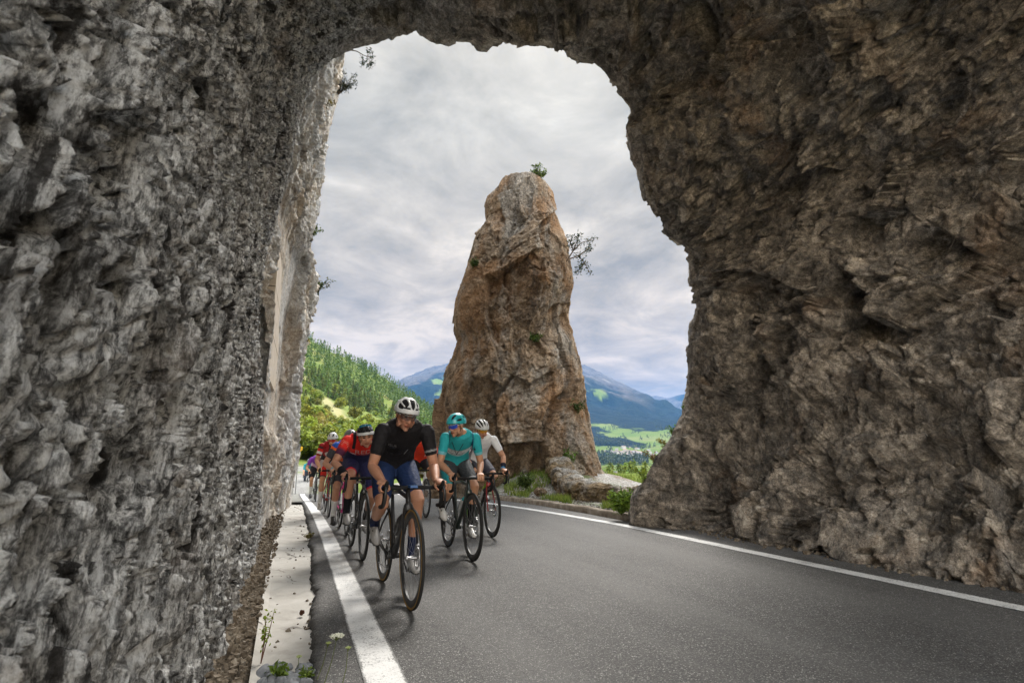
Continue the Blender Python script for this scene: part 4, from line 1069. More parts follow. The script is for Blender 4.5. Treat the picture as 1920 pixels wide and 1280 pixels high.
def helmet(parent, H, R, cfg):
    """ribbed road helmet; H head centre, R head rotation"""
    a, b, c = .127, .094, .106; ctr = np.array([-.006, 0, .040])
    nu, nv = 120, 34; style = cfg.get('style', 'ribs')
    V = np.zeros((nu, nv, 3)); keep = np.ones((nu, nv - 1), bool); mi = np.zeros((nu, nv - 1), int)
    for i in range(nu):
        th = 2 * PI * i / nu; cx, sy = math.cos(th), math.sin(th)
        rim = math.radians(4 if cx > 0 else -10) * abs(cx) ** 1.5 - math.radians(9) * (1 - abs(cx)) - (math.radians(6) if cx < -.3 else 0)
        for j in range(nv):
            ph = rim + (PI / 2 - rim) * j / (nv - 1)
            k = 1 - .03 * (1 if cx < 0 else 0) * cx
            V[i, j] = (a * cx * math.cos(ph) * (1.05 if cx < 0 else 1), b * sy * math.cos(ph), c * math.sin(ph))
    for i in range(nu):
        i2 = (i + 1) % nu
        for j in range(nv - 1):
            p = (V[i, j] + V[i2, j] + V[i2, j + 1] + V[i, j + 1]) / 4
            al = math.degrees(math.atan2(p[1], p[2] + .035)); x = p[0]; up = j / (nv - 1)
            if up < .16: mi[i, j] = 1 if cfg.get('rim') else 0; continue
            if style == 'ribs':
                for k, cc in enumerate((0, 25, -25, 48, -48, 69, -69)):
                    w = 9.4 if abs(cc) < 60 else 8.0
                    lo, hi = ((.035, .118) if abs(cc) < 10 else (.0, .108 - .0006 * abs(cc)))
                    for (x0, x1) in ((lo, hi), (-.105, -.028 + (.03 if abs(cc) < 10 else 0))):
                        m = (x - x0) / (x1 - x0)
                        if 0 < m < 1 and abs(al - cc) < w * min(1, 7 * min(m, 1 - m)) ** .5: keep[i, j] = False
                if x > .06 and 14 < abs(al) < 62 and .20 < up < .30: keep[i, j] = False
            elif style == 'long':
                for cc in (-66, -44, -22, 0, 22, 44, 66):
                    m = (x + .115) / .225
                    if 0 < m < 1 and abs(al - cc) < 6.2 * min(1, 6 * min(m, 1 - m)) ** .5: keep[i, j] = False
            elif style == 'aero':
                for cc, x0, x1 in ((0, .0, .11), (32, .07, .112), (-32, .07, .112)):
                    m = (x - x0) / (x1 - x0)
                    if 0 < m < 1 and abs(al - cc) < 7 * min(1, 5 * min(m, 1 - m)) ** .5: keep[i, j] = False
            elif style == 'few':
                for cc, x0, x1 in ((20, .03, .105), (-20, .03, .105), (52, -.01, .07), (-52, -.01, .07), (40, -.10, -.03), (-40, -.10, -.03), (0, -.09, -.02), (70, .03, .09), (-70, .03, .09)):
                    m = (x - x0) / (x1 - x0)
                    if 0 < m < 1 and abs(al - cc) < 7 * min(1, 4 * min(m, 1 - m)) ** .5: keep[i, j] = False
    vs = (V.reshape(-1, 3) + ctr) @ R.T + H
    f = []; ms = []
    for i in range(nu):
        for j in range(nv - 1):
            if keep[i, j]:
                i2 = (i + 1) % nu; f.append((i * nv + j, i2 * nv + j, i2 * nv + j + 1, i * nv + j + 1)); ms.append(mi[i, j])
    me = bpy.data.meshes.new('helmet'); me.from_pydata(vs.tolist(), [], f)
    o = link('helmet', me, [cfg['mat'], cfg.get('rim') or cfg['mat']], parent); me.polygons.foreach_set('material_index', ms)
    bm = bmesh.new(); bm.from_mesh(me); bmesh.ops.remove_doubles(bm, verts=bm.verts, dist=1e-5)
    bmesh.ops.delete(bm, geom=[v for v in bm.verts if not v.link_faces], context='VERTS'); bm.to_mesh(me); bm.free()
    md = o.modifiers.new('thickness', 'SOLIDIFY'); md.thickness = .014; md.offset = -1
    dk = plain('helmet_foam', (.012, .012, .013), .8, .2)
    s = Soup().ell((0, 0, 0), (a * .90, b * .90, c * .90), None, 28, 18); q = s.v[0]
    q[:, 2] = np.where(q[:, 2] < 0, q[:, 2] * .10, q[:, 2]); q[:, 2] += np.where(q[:, 0] > 0, .012 * q[:, 0] / a, 0); s.v[0] = (q + ctr + (0, 0, .006)) @ R.T + H
    s.obj('helmet_padding', dk, o)
    s = Soup()
    for sy in (1, -1):
        q = [(.03, sy * .079, .03), (.013, sy * .073, -.028), (.028, sy * .053, -.076), (.046, sy * .018, -.104), (.048, 0, -.105)]
        s.tube([H + R @ np.array(p) for p in q], [(.0055, .0022)] * 5, 6, (0, 1, 0) if False else None)
        q = [(-.05, sy * .076, .03), (.012, sy * .074, -.033)]
        s.tube([H + R @ np.array(p) for p in q], .003, 6)
    s.obj('chin_strap', plain('strap_webbing', (.015, .015, .016), .8, .2), o)
    return o

def glasses(parent, H, R, lens, frame, up=0.0):
    off = np.array([-.002, 0, .006]) if not up else np.array([.012, 0, .085])
    Rg = R if not up else R @ np.array(Matrix.Rotation(-.55, 3, 'Y'))
    def fn(u, v, d):
        r = .086 + d; nose = max(0, 1 - abs(u) / .22) if v < .45 else 0
        z = -.026 * (1 - .35 * min(1, abs(u) / 1.0) ** 2) + nose * .014 * (1 - v / .45) + v * (.048 - .004 * abs(u)) - .0
        if v < .01: z = -.026 * (1 - .45 * abs(u)) + nose * .018
        y = .073 * math.sin(u) * r / .086
        return H + Rg @ (np.array([.022 + (r - .0) * math.cos(u) * .92, y, z]) + off)
    o = shell(fn, np.linspace(-1.12, 1.12, 25), np.linspace(0, 1, 7), .0022).obj('sunglasses', lens, parent)
    s = Soup()
    for sy in (1, -1):
        s.tube([H + Rg @ (np.array(p) + off) for p in [(.055, sy * .067, .014), (.02, sy * .077, .012), (-.035, sy * .075, .004)]], [(.0045, .002)] * 3, 6)
    s.tube([fn(u, 1, -.001) for u in np.linspace(-1.12, 1.12, 15)], .0026, 6)
    s.obj('glasses_frame', frame, o)
    return o

def make_rider(cfg):
    global SKIN
    if SKIN is None: SKIN = skin_material()
    vox = cfg.get('voxel', .008); bulk = cfg.get('bulk', 1.0)
    ly = cfg.get('ly', 0.0)
    hip = np.array([-.165, 0, 1.0]); sh = np.array([cfg['sh'][0], ly, cfg['sh'][1]])
    sp = sh - hip; L = np.linalg.norm(sp); sp /= L; back = np.array([-sp[2], 0, sp[0]])
    yaw, pit, rol = [math.radians(x) for x in cfg['head']]
    R = np.array(Matrix.Rotation(yaw, 3, 'Z') @ Matrix.Rotation(pit, 3, 'Y') @ Matrix.Rotation(rol, 3, 'X'))
    H = sh + np.array(cfg.get('ho', (.155, 0, .095)))
    body = Soup()
    # ---- torso
    mid = hip + sp * L * .5 + back * .045
    spine = [hip - sp * .09 + back * .01, hip + back * .015, hip + sp * L * .27 + back * .04, mid, hip + sp * L * .78 + back * .030, sh + back * .005, sh + sp * .055]
    rads = [(.125, .10), (.162, .128), (.146, .112), (.146, .110), (.166, .116), (.150, .088), (.080, .058)]
    rads = [(x * (1 + (bulk - 1) * .8), y * (1 + (bulk - 1) * .8)) for x, y in rads]
    body.limb(spine, rads, 22, (0, 1, 0))
    # ---- neck and head
    body.limb([sh + np.array([-.01, 0, .015]), (sh + H) / 2 + np.array([-.015, 0, -.01]), H + R @ np.array([-.02, 0, -.045])], [.066, .060, .058], 16)
    HS = .88
    hp = lambda *p: H + R @ (np.array(p) * HS)
    HE = lambda c, r, *a: body.ell(c, tuple(x * .93 for x in r), *a)
    HL = lambda p, r, n: body.limb(p, [x * .93 for x in r], n)
    HE(hp(-.008, 0, .035), (.092, .073, .088), R, 20, 14)
    HE(hp(.030, 0, -.030), (.062, .057, .073), R, 18, 12)
    HE(hp(.048, 0, -.088), (.038, .037, .028), R, 14, 9)
    HE(hp(.074, 0, -.106), (.019, .022, .018), R, 12, 8)
    for sy in (1, -1):
        HE(hp(.060, sy * .042, -.016), (.030, .023, .024), R, 12, 8)
        HE(hp(.020, sy * .060, -.070), (.036, .014, .032), R, 12, 8)
        HL([hp(.086, sy * .008, .030), hp(.086, sy * .030, .034), hp(.066, sy * .058, .026)], [.012, .013, .010], 8)
        HE(hp(-.006, sy * .080, -.006), (.020, .010, .032), R, 12, 8)
    HL([hp(.088, 0, .018), hp(.104, 0, -.010), hp(.112, 0, -.030)], [.009, .011, .0135], 10)
    for sy in (1, -1): HE(hp(.100, sy * .013, -.034), (.013, .009, .009), R, 10, 7)
    HE(hp(.088, 0, -.062), (.013, .026, .0065), R, 12, 8); HE(hp(.085, 0, -.074), (.013, .022, .0075), R, 12, 8)
    # ---- arms
    arms = {}; hands = Soup()
    for sy, key in ((1, 'L'), (-1, 'R')):
        S0 = sh + np.array([.015, sy * (.176 * (1 + (bulk - 1) * .6)), -.018])
        W = hand_pieces(hands, cfg.get('grip', {}).get(key, 'hood'), sy)
        E = two_bone(S0, W, .285, .255, np.array([-.25, sy * cfg.get('elbow', .75), -.6]))
        fore = W - E
        path = [S0, S0 + (E - S0) * .45, S0 + (E - S0) * .85, E, E + fore * .22, E + fore * .55, E + fore * .88, W]
        rr = np.array([.054, .046, .040, .037, .041, .036, .027, .025]) * bulk
        arms[sy] = (path, rr); body.limb(path, list(rr), 14)
    # ---- legs
    legs = {}; feet = {}
    for sy in (1, -1):
        d = pedal_dir(cfg['crank'], sy); P = BB + d * .1725 + np.array([0, sy * .130, 0])
        tp = math.radians(cfg.get('toe', 14)) + .18 * max(0, -d[0]); f = np.array([math.cos(tp), 0, -math.sin(tp)]); n = np.array([math.sin(tp), 0, math.cos(tp)])
        A = P + n * .112 - f * .118
        Hj = hip + np.array([.03, sy * .088, -.045]); K = two_bone(Hj, A + (0, -sy * .012, 0), .430, .430, np.array([1., sy * cfg.get('knee_out', .10), .25]))
        sd = A - K; q = np.array([-.012, 0, 0])
        path = [Hj, Hj + (K - Hj) * .3 + np.array([0, 0, .006]), Hj + (K - Hj) * .68 + np.array([0, 0, .004]), Hj + (K - Hj) * .9, K, K + sd * .12 + q * .5, K + sd * .32 + q * 1.6, K + sd * .55 + q, K + sd * .82, A]
        rr = np.array([.096, .085, .068, .056, .053, .049, .0525, .045, .034, .034]) * (1 + (bulk - 1) * .6)
        legs[sy] = (path, rr); body.limb(path, list(rr), 16)
        body.limb([A + n * .0 - f * .01, A - n * .05 + f * .02, P + n * .035 - f * .02], [.034, .032, .026], 10)
        feet[sy] = (P, A, f, n)
    v, fc = remesh(body, vox, 3)
    hv, hf = remesh(hands, .0042 if vox < .0085 else .0055, 2)
    nb = len(v); V = np.concatenate([v, hv]); Fc = fc + [tuple(i + nb for i in q) for q in hf]
    me = poly_mesh('person', V, Fc)
    sk = np.array(cfg.get('skin', (.40, .215, .135))) * np.array([1.18, 1.16, 1.14]); dye = np.tile(sk, (len(V), 1))
    hl = (V - H) @ R / HS
    face = (np.linalg.norm((hl - np.array([.02, 0, -.02])) / np.array([.14, .12, .16]), axis=1) < 1)
    warm = np.exp(-((hl[:, 0] - .09) ** 2 / .0016 + (np.abs(hl[:, 1]) - .03) ** 2 / .0009 + (hl[:, 2] + .025) ** 2 / .0009))[:, None] * face[:, None]
    dye = dye * (1 - .35 * warm) + np.array([.40, .14, .10]) * .35 * warm
    lips = (face & (hl[:, 0] > .075) & (np.abs(hl[:, 1]) < .027) & (np.abs(hl[:, 2] + .068) < .012)); dye[lips] = sk * np.array([.78, .55, .52])
    mouth = (face & (hl[:, 0] > .07) & (np.abs(hl[:, 1]) < .024) & (np.abs(hl[:, 2] + .0685) < .0030)); dye[mouth] = (.06, .025, .02)
    beard = face & (hl[:, 2] < -.05) & ~lips & (hl[:, 0] > .0) & (hl[:, 2] > -.13); dye[beard] = dye[beard] * .80 + np.array([.05, .045, .045]) * .2
    brow = face & (hl[:, 0] > .075) & (np.abs(hl[:, 2] - .034) < .007) & (np.abs(hl[:, 1]) > .012) & (np.abs(hl[:, 1]) < .05); dye[brow] = (.05, .035, .025)
    hair = face & (hl[:, 2] > -.035) & (hl[:, 0] < .045) & ~((np.abs(hl[:, 1]) > .080) & (hl[:, 2] < .03)) & ((hl[:, 2] > .02) | (hl[:, 0] < -.02)); dye[hair] = (.03, .022, .018)
    elbow = np.zeros(len(V))
    set_attr(me, 'dye', np.clip(dye, .01, 1))
    root = link('person', me, SKIN); tag(root, cfg['label'], 'person', 'cyclists riding in the bunch')
    # ---- eyes (behind the lenses)
    for sy in (1, -1): Soup().ell(hp(.079, sy * .031, .010), (.011, .012, .007), R, 12, 8).obj('eye', plain('dark_eye', (.05, .04, .035), .2, .5), root)
    fab = cfg.get('fabric')
    # ---- bib shorts
    s = Soup(); s.limb(spine[:4], [(a + .006, b + .006) for a, b in rads[:4]], 22, (0, 1, 0))
    for sy in (1, -1):
        P, r = seg(*legs[sy], 0, cfg.get('short_len', .385), 10, .0085); s.limb(P, r, 16)
    def sd(v):
        hem = np.full(len(v), 9.)
        for sy in (1, -1):
            path, _ = legs[sy]; a, b = path[0], path[4]; d = (b - a) / np.linalg.norm(b - a) ** 2
            k = (v - a) @ d; m = (np.sign(v[:, 1] + 1e-6) == sy); hem = np.where(m, k, hem)
        return cfg['shorts'](v, hem)
    cloth_obj('bib_shorts', s, vox * 1.15, sd, FAB, root)
    # ---- jersey
    s = Soup(); s.limb(spine[1:6], [(a + .013, b + .013) for a, b in rads[1:6]], 22, (0, 1, 0))
    s.limb([sh + sp * .01, sh + (H - sh) * .28 + np.array([-.012, 0, 0])], [.078, .070], 18)
    sl = cfg.get('sleeve', .60)
    for sy in (1, -1):
        path, rr = arms[sy]; P, r = seg(path[:4], rr[:4], 0, sl, 8, .0075); s.limb(P, r, 16)
    def jd(v):
        t = (v - hip) @ sp / L; y = v[:, 1] - ly * np.clip(t, 0, 1); out = np.full(len(v), -1.)
        for sy in (1, -1):
            a, b = arms[sy][0][0], arms[sy][0][3]; d = (b - a) / np.linalg.norm(b - a) ** 2; k = (v - a) @ d
            m = (v[:, 1] - ly) * sy > .155; dist = np.linalg.norm(v - a - np.clip(k, 0, 1)[:, None] * (b - a), axis=1); m &= (dist < .085) & (k > .05)
            out = np.where(m, np.clip(k / sl, 0, 1), out)
        fr = (v - hip) @ back < .05
        return cfg['jersey'](v, t, y, out, fr)
    jo, jv, jf = cloth_obj('jersey', s, vox * 1.15, jd, FAB, root)
    # lettering and zip laid on the chest
    tree = None
    for (txt, size, t_, y_, colr, ang) in cfg.get('text', []):
        if tree is None: tree = BVHTree.FromPolygons([Vector(p) for p in jv], jf)
        cu = bpy.data.curves.new('t', 'FONT'); cu.body = txt; cu.size = size; cu.align_x = 'CENTER'; cu.resolution_u = 3
        to = bpy.data.objects.new('t', cu); COL.objects.link(to); dg = bpy.context.evaluated_depsgraph_get(); dg.update()
        tm = bpy.data.meshes.new_from_object(to.evaluated_get(dg)); bpy.data.objects.remove(to)
        bm = bmesh.new(); bm.from_mesh(tm); bmesh.ops.subdivide_edges(bm, edges=[e for e in bm.edges if e.calc_length() > .012], cuts=2, use_grid_fill=False)
        o0 = hip + sp * L * t_ - back * .4 + np.array([0, ly * t_, 0]); dirn = Vector(back)
        for w in bm.verts:
            x, y2 = w.co.x, w.co.y; c_, s_ = math.cos(ang), math.sin(ang)
            p = o0 + np.array([0, 1, 0]) * (x * c_ - y2 * s_ + y_) + sp * (x * s_ + y2 * c_)
            hit = tree.ray_cast(Vector(p), dirn)
            w.co = Vector(hit[0]) - dirn * .004 if hit[0] else Vector(p) + dirn * .3
        bm.to_mesh(tm); bm.free(); link('lettering', tm, plain('print_' + '%02x%02x%02x' % tuple(int(c * 255) for c in colr), colr, .6, .2), jo, False)
    for (path_, w_, colr, nm) in cfg.get('stripes', []):
        if tree is None: tree = BVHTree.FromPolygons([Vector(p) for p in jv], jf)
        pts = []; Q, _ = resample(np.array(path_, float), 24)
        for (y2, t_) in Q:
            o0 = hip + sp * L * t_ - back * .4 + np.array([0, ly * t_ + y2, 0]); hit = tree.ray_cast(Vector(o0), Vector(back))
            if hit[0]: pts.append(np.array(hit[0]))
        if len(pts) > 3: Soup().tube(pts, (w_), 6).obj(nm, plain('trim_' + '%02x%02x%02x' % tuple(int(c * 255) for c in colr), colr, .6, .3), jo)
    # ---- arm warmers, wrist bands
    if cfg.get('warmers'):
        s = Soup()
        for sy in (1, -1):
            P, r = seg(*arms[sy], .22, .95, 12, .005); s.limb(P, r, 14)
        cloth_obj('arm_warmers', s, vox, lambda v: np.tile(cfg['warmers'], (len(v), 1)), FAB, root)
    for key, t0, t1, colr in cfg.get('bands', []):
        P, r = seg(*arms[1 if key == 'L' else -1], t0, t1, 6, .006); Soup().tube(P, r, 18).obj('wristband', plain('band_%02x%02x%02x' % tuple(int(c * 255) for c in colr), colr, .8, .2, 0, .15, .4, 60), root)
    # ---- socks and shoes
    for sy in (1, -1):
        P, A, f, n = feet[sy]
        Q, r = seg(*legs[sy], 1 - cfg.get('sock', .17), 1.0, 8, .0045)
        s = Soup().limb(list(Q) + [A - n * .035 + f * .01], r + [.038], 14); v, fq = remesh(s, .008, 2); link('sock', poly_mesh('sock', v, fq), cfg['sock_mat'], root)
        s = Soup()
        s.limb([P - f * .165 + n * .045, P - f * .115 + n * .052, P - f * .06 + n * .046, P - f * .0 + n * .036, P + f * .055 + n * .030, P + f * .092 + n * .028], [(.028, .036), (.034, .044), (.036, .038), (.043, .031), (.039, .025), (.024, .016)], 16, (0, 1, 0))
        s.limb([P - f * .118 + n * .07, P - f * .118 + n * .108], [.038, .036], 14)
        v, fq = remesh(s, .0065, 2); me = poly_mesh('shoe', v, fq); sh_o = link('shoe', me, cfg['shoe_mat'], root)
        s = Soup(); s.limb([P - f * .16 + n * .010, P - f * .06 + n * .016, P + n * .008, P + f * .085 + n * .010], [(.028, .008), (.030, .008), (.042, .008), (.028, .007)], 14, (0, 1, 0)); s.box(P + n * .002, (.03, .03, .008))
        s.obj('shoe_sole', plain('shoe_sole', (.02, .02, .02), .6, .3), sh_o)
        s = Soup()
        for k in (-.035, -.075): s.lathe_y((0, 0, 0), [(.010, -.003), (.010, .003), (.003, .003), (.003, -.003)], 16); s.v[-1] = s.v[-1] + (P + f * k + n * .075 + np.array([0, sy * .022, 0]))
        s.obj('shoe_dial', plain('dial', (.05, .05, .05), .4, .5), sh_o)
    helmet(root, H, R, cfg['helmet'])
    g = cfg.get('glasses')
    if g: glasses(root, H, R, g[0], g[1], g[2] if len(g) > 2 else 0)
    return root

FAB = col_mat('jersey_fabric', .72, .25)
# ------------------------------------------------------------------ the bunch
def const(c): return lambda v, *a: np.tile(np.array(c, float), (len(v), 1))
def pick(base, *rules):
    """rules: (mask, colour) painted over base"""
    out = base.copy()
    for m, c in rules: out[m] = c
    return out
def shorts_of(main, hem=None, hem_at=.74):
    def fn(v, k):
        o = np.tile(np.array(main, float), (len(v), 1))
        if hem is not None: o[(k > hem_at) & (k < 2)] = hem
        return o
    return fn

def build_bunch():
    gl = lambda n, c, r=.12: plain(n, c, r, .7)
    white = plain('white_shell', (.62, .63, .64), .28, .5, 0, .05); blackm = plain('black_shell', (.02, .02, .022), .3, .5); teal_h = plain('teal_shell', (.03, .38, .42), .25, .55, 0, .15, 0, 14); grey_h = plain('grey_shell', (.09, .095, .10), .35, .5, 0, .2, 0, 10)
    fr_black = plain('matte_black_frame', (.020, .020, .021), .45, .45); fr_green = plain('deep_green_frame', (.012, .022, .018), .3, .6); fr_white = plain('white_frame', (.65, .65, .64), .3, .5); fr_red = plain('red_frame', (.45, .02, .025), .3, .5)
    fr_grey = plain('grey_frame', (.16, .165, .17), .35, .5); fork_red = plain('black_red_fork', (.30, .02, .02), .3, .5); fr_pink = plain('pink_frame', (.70, .05, .28), .3, .5); fr_blk2 = plain('gloss_black_frame', (.014, .014, .016), .25, .6)
    rim = plain('carbon_rim', (.020, .020, .021), .42, .45); gold = plain('tan_sidewall', (.33, .20, .06), .7, .2, 0, .15); blkwall = plain('black_sidewall', (.028, .028, .028), .7, .2)
    sock = lambda n, c: plain(n, c, .85, .15, 0, .1, .4, 120)
    s_navy = sock('navy_sock', (.015, .022, .06)); s_black = sock('black_sock', (.014, .014, .016)); s_white = sock('white_sock', (.68, .68, .67)); s_lime = sock('lime_sock', (.30, .62, .06))
    sh_grey = plain('grey_shoe', (.30, .29, .28), .5, .4, 0, .15); sh_white = plain('white_shoe', (.55, .54, .52), .45, .4, 0, .12); sh_black = plain('black_shoe', (.02, .02, .022), .45, .4)
    lens_clear = gl('smoke_lens', (.045, .045, .05)); [setattr(n.inputs['Alpha'], 'default_value', .30) for n in lens_clear.node_tree.nodes if n.type == 'BSDF_PRINCIPLED']; lens_blue = gl('blue_mirror_lens', (.02, .06, .42), .08); lens_red = gl('red_mirror_lens', (.42, .03, .02), .1); lens_amber = gl('amber_mirror_lens', (.45, .20, .02), .1); lens_cyan = gl('cyan_mirror_lens', (.02, .16, .26), .08)
    fg = plain('grey_glasses_frame', (.35, .35, .36), .35, .5); fb = plain('black_glasses_frame', (.02, .02, .02), .35, .5); fw = plain('white_glasses_frame', (.7, .7, .7), .35, .5); fl = plain('lime_glasses_frame', (.5, .62, .08), .35, .5)

    # jersey dyes: v position, t hip->shoulder, y sideways, s along sleeve (-1 torso), fr front
    def j_black(v, t, y, s, fr):
        o = np.tile(np.array([.012, .011, .013]), (len(v), 1)); o[(s > .88) & (y > 0) & (s < .97)] = (.25, .25, .25); return o
    def j_teal(v, t, y, s, fr):
        o = np.tile(np.array([.025, .36, .40]), (len(v), 1))
        w = np.clip(1 - np.abs(t - .56 - .10 * np.sign(y) * 0 - np.abs(y) * .35) / .17, 0, 1) * (s < 0); w = sstep(.1, .55, w)[:, None]
        o = o * (1 - w) + np.array([.72, .76, .78]) * w
        o[(s > .93)] = (.16, .45, .52)
        m = (s < 0) & (np.abs(np.abs(y) - .135) < .006) & (t > .70); o[m] = (.01, .05, .12)
        m = (s > .30) & (s < .75) & (np.abs(np.sin(s * 55)) > .35) & (np.abs(v[:, 0] - np.mean(v[s > .3, 0]) - .018) < .012) if (s > .3).any() else s > 9; o[m] = (.012, .02, .05)
        return o
    def j_white(v, t, y, s, fr):
        o = np.tile(np.array([.74, .75, .78]), (len(v), 1)); o[(s < 0) & (y < -.11)] = (.20, .21, .24); o[(s > .55) & (y < 0) & (s < .92)] = (.22, .23, .27); return o
    def j_red(v, t, y, s, fr):
        a = sstep(.50, .66, t + .25 * np.abs(y))[:, None]; a = np.where(s[:, None] >= 0, 1, a)
        o = np.array([.018, .020, .065]) * (1 - a) + np.array([.76, .03, .02]) * a
        b = sstep(.55, .85, s)[:, None] * (s[:, None] >= 0); o = o * (1 - b) + np.array([.09, .02, .055]) * b
        m = (s > .15) & (s < .5) & (np.sin(s * 70) * np.sin(v[:, 0] * 160) > .55); o[m] = (.75, .30, .24)
        m = (s < 0) & (t > .80) & (np.abs(y) > .085) & (np.abs(y) < .12); o[m] = (.015, .012, .016)
        return o
    def j_mix(v, t, y, s, fr):     # blue, orange and white
        o = np.tile(np.array([.02, .09, .42]), (len(v), 1))
        o[(s < 0) & (np.abs(y) < .085) & (t > .45)] = (.52, .54, .58)
        o[(s < 0) & (np.abs(np.abs(y) - .085 - .06 * np.sin(t * 9)) < .022) & (t > .3)] = (.75, .12, .02)
        o[(s < 0) & (t < .55) & (t > .42)] = (.02, .035, .16); o[(s < 0) & (t < .36) & (t > .24)] = (.68, .14, .03); o[(s < 0) & (t <= .24)] = (.48, .46, .44)
        o[(s > .18) & (s < .38)] = (.78, .13, .02); o[s >= .38] = (.055, .055, .065); return o
    def j_wr(v, t, y, s, fr):      # dark red with white chest ovals
        o = np.tile(np.array([.30, .012, .016]), (len(v), 1))
        o[(s < 0) & (t < .42)] = (.02, .016, .02)
        for yy in (-.055, .06): o[(s < 0) & (((y - yy) / .055) ** 2 + ((t - .62) / .17) ** 2 < 1) & fr] = (.58, .56, .57)
        o[(s < 0) & (np.abs(y) < .05) & (t > .84)] = (.03, .02, .02)
        o[(s > .10) & (s < .34)] = (.04, .02, .025); o[(s > .34) & (s < .66)] = (.62, .03, .025); o[(s > .66) & (s < .92)] = (.66, .65, .66); return o
    def j_purple(v, t, y, s, fr):
        a = sstep(.35, .75, t)[:, None]; a = np.where(s[:, None] >= 0, 1, a); return np.array([.62, .38, .52]) * (1 - a) + np.array([.20, .045, .36]) * a
    def j_orange(v, t, y, s, fr):
        o = np.tile(np.array([.72, .055, .022]), (len(v), 1)); o[(s > .72) & (np.sin(v[:, 2] * 240) * np.sin(v[:, 0] * 190) > .3)] = (.75, .45, .38); o[(s < 0) & (np.abs(y - .07) < .012) & (t > .4)] = (.75, .6, .55); return o
    def sh_wr(v, k):
        o = np.tile(np.array([.45, .40, .41]), (len(v), 1)); o[(np.sin(v[:, 0] * 46 + v[:, 2] * 20) > .35)] = (.60, .03, .02); o[(k > .80) & (k < 2)] = (.07, .015, .05); return o
    def sh_teal(v, k):
        o = np.tile(np.array([.042, .046, .052]), (len(v), 1)); o[(k > .80) & (k < 2)] = (.02, .30, .33); o[(np.abs(k - .78) < .02)] = (.5, .5, .52); o[(v[:, 1] < -.125) & (k > .25) & (k < .8)] = (.02, .26, .29); return o

    D = math.radians
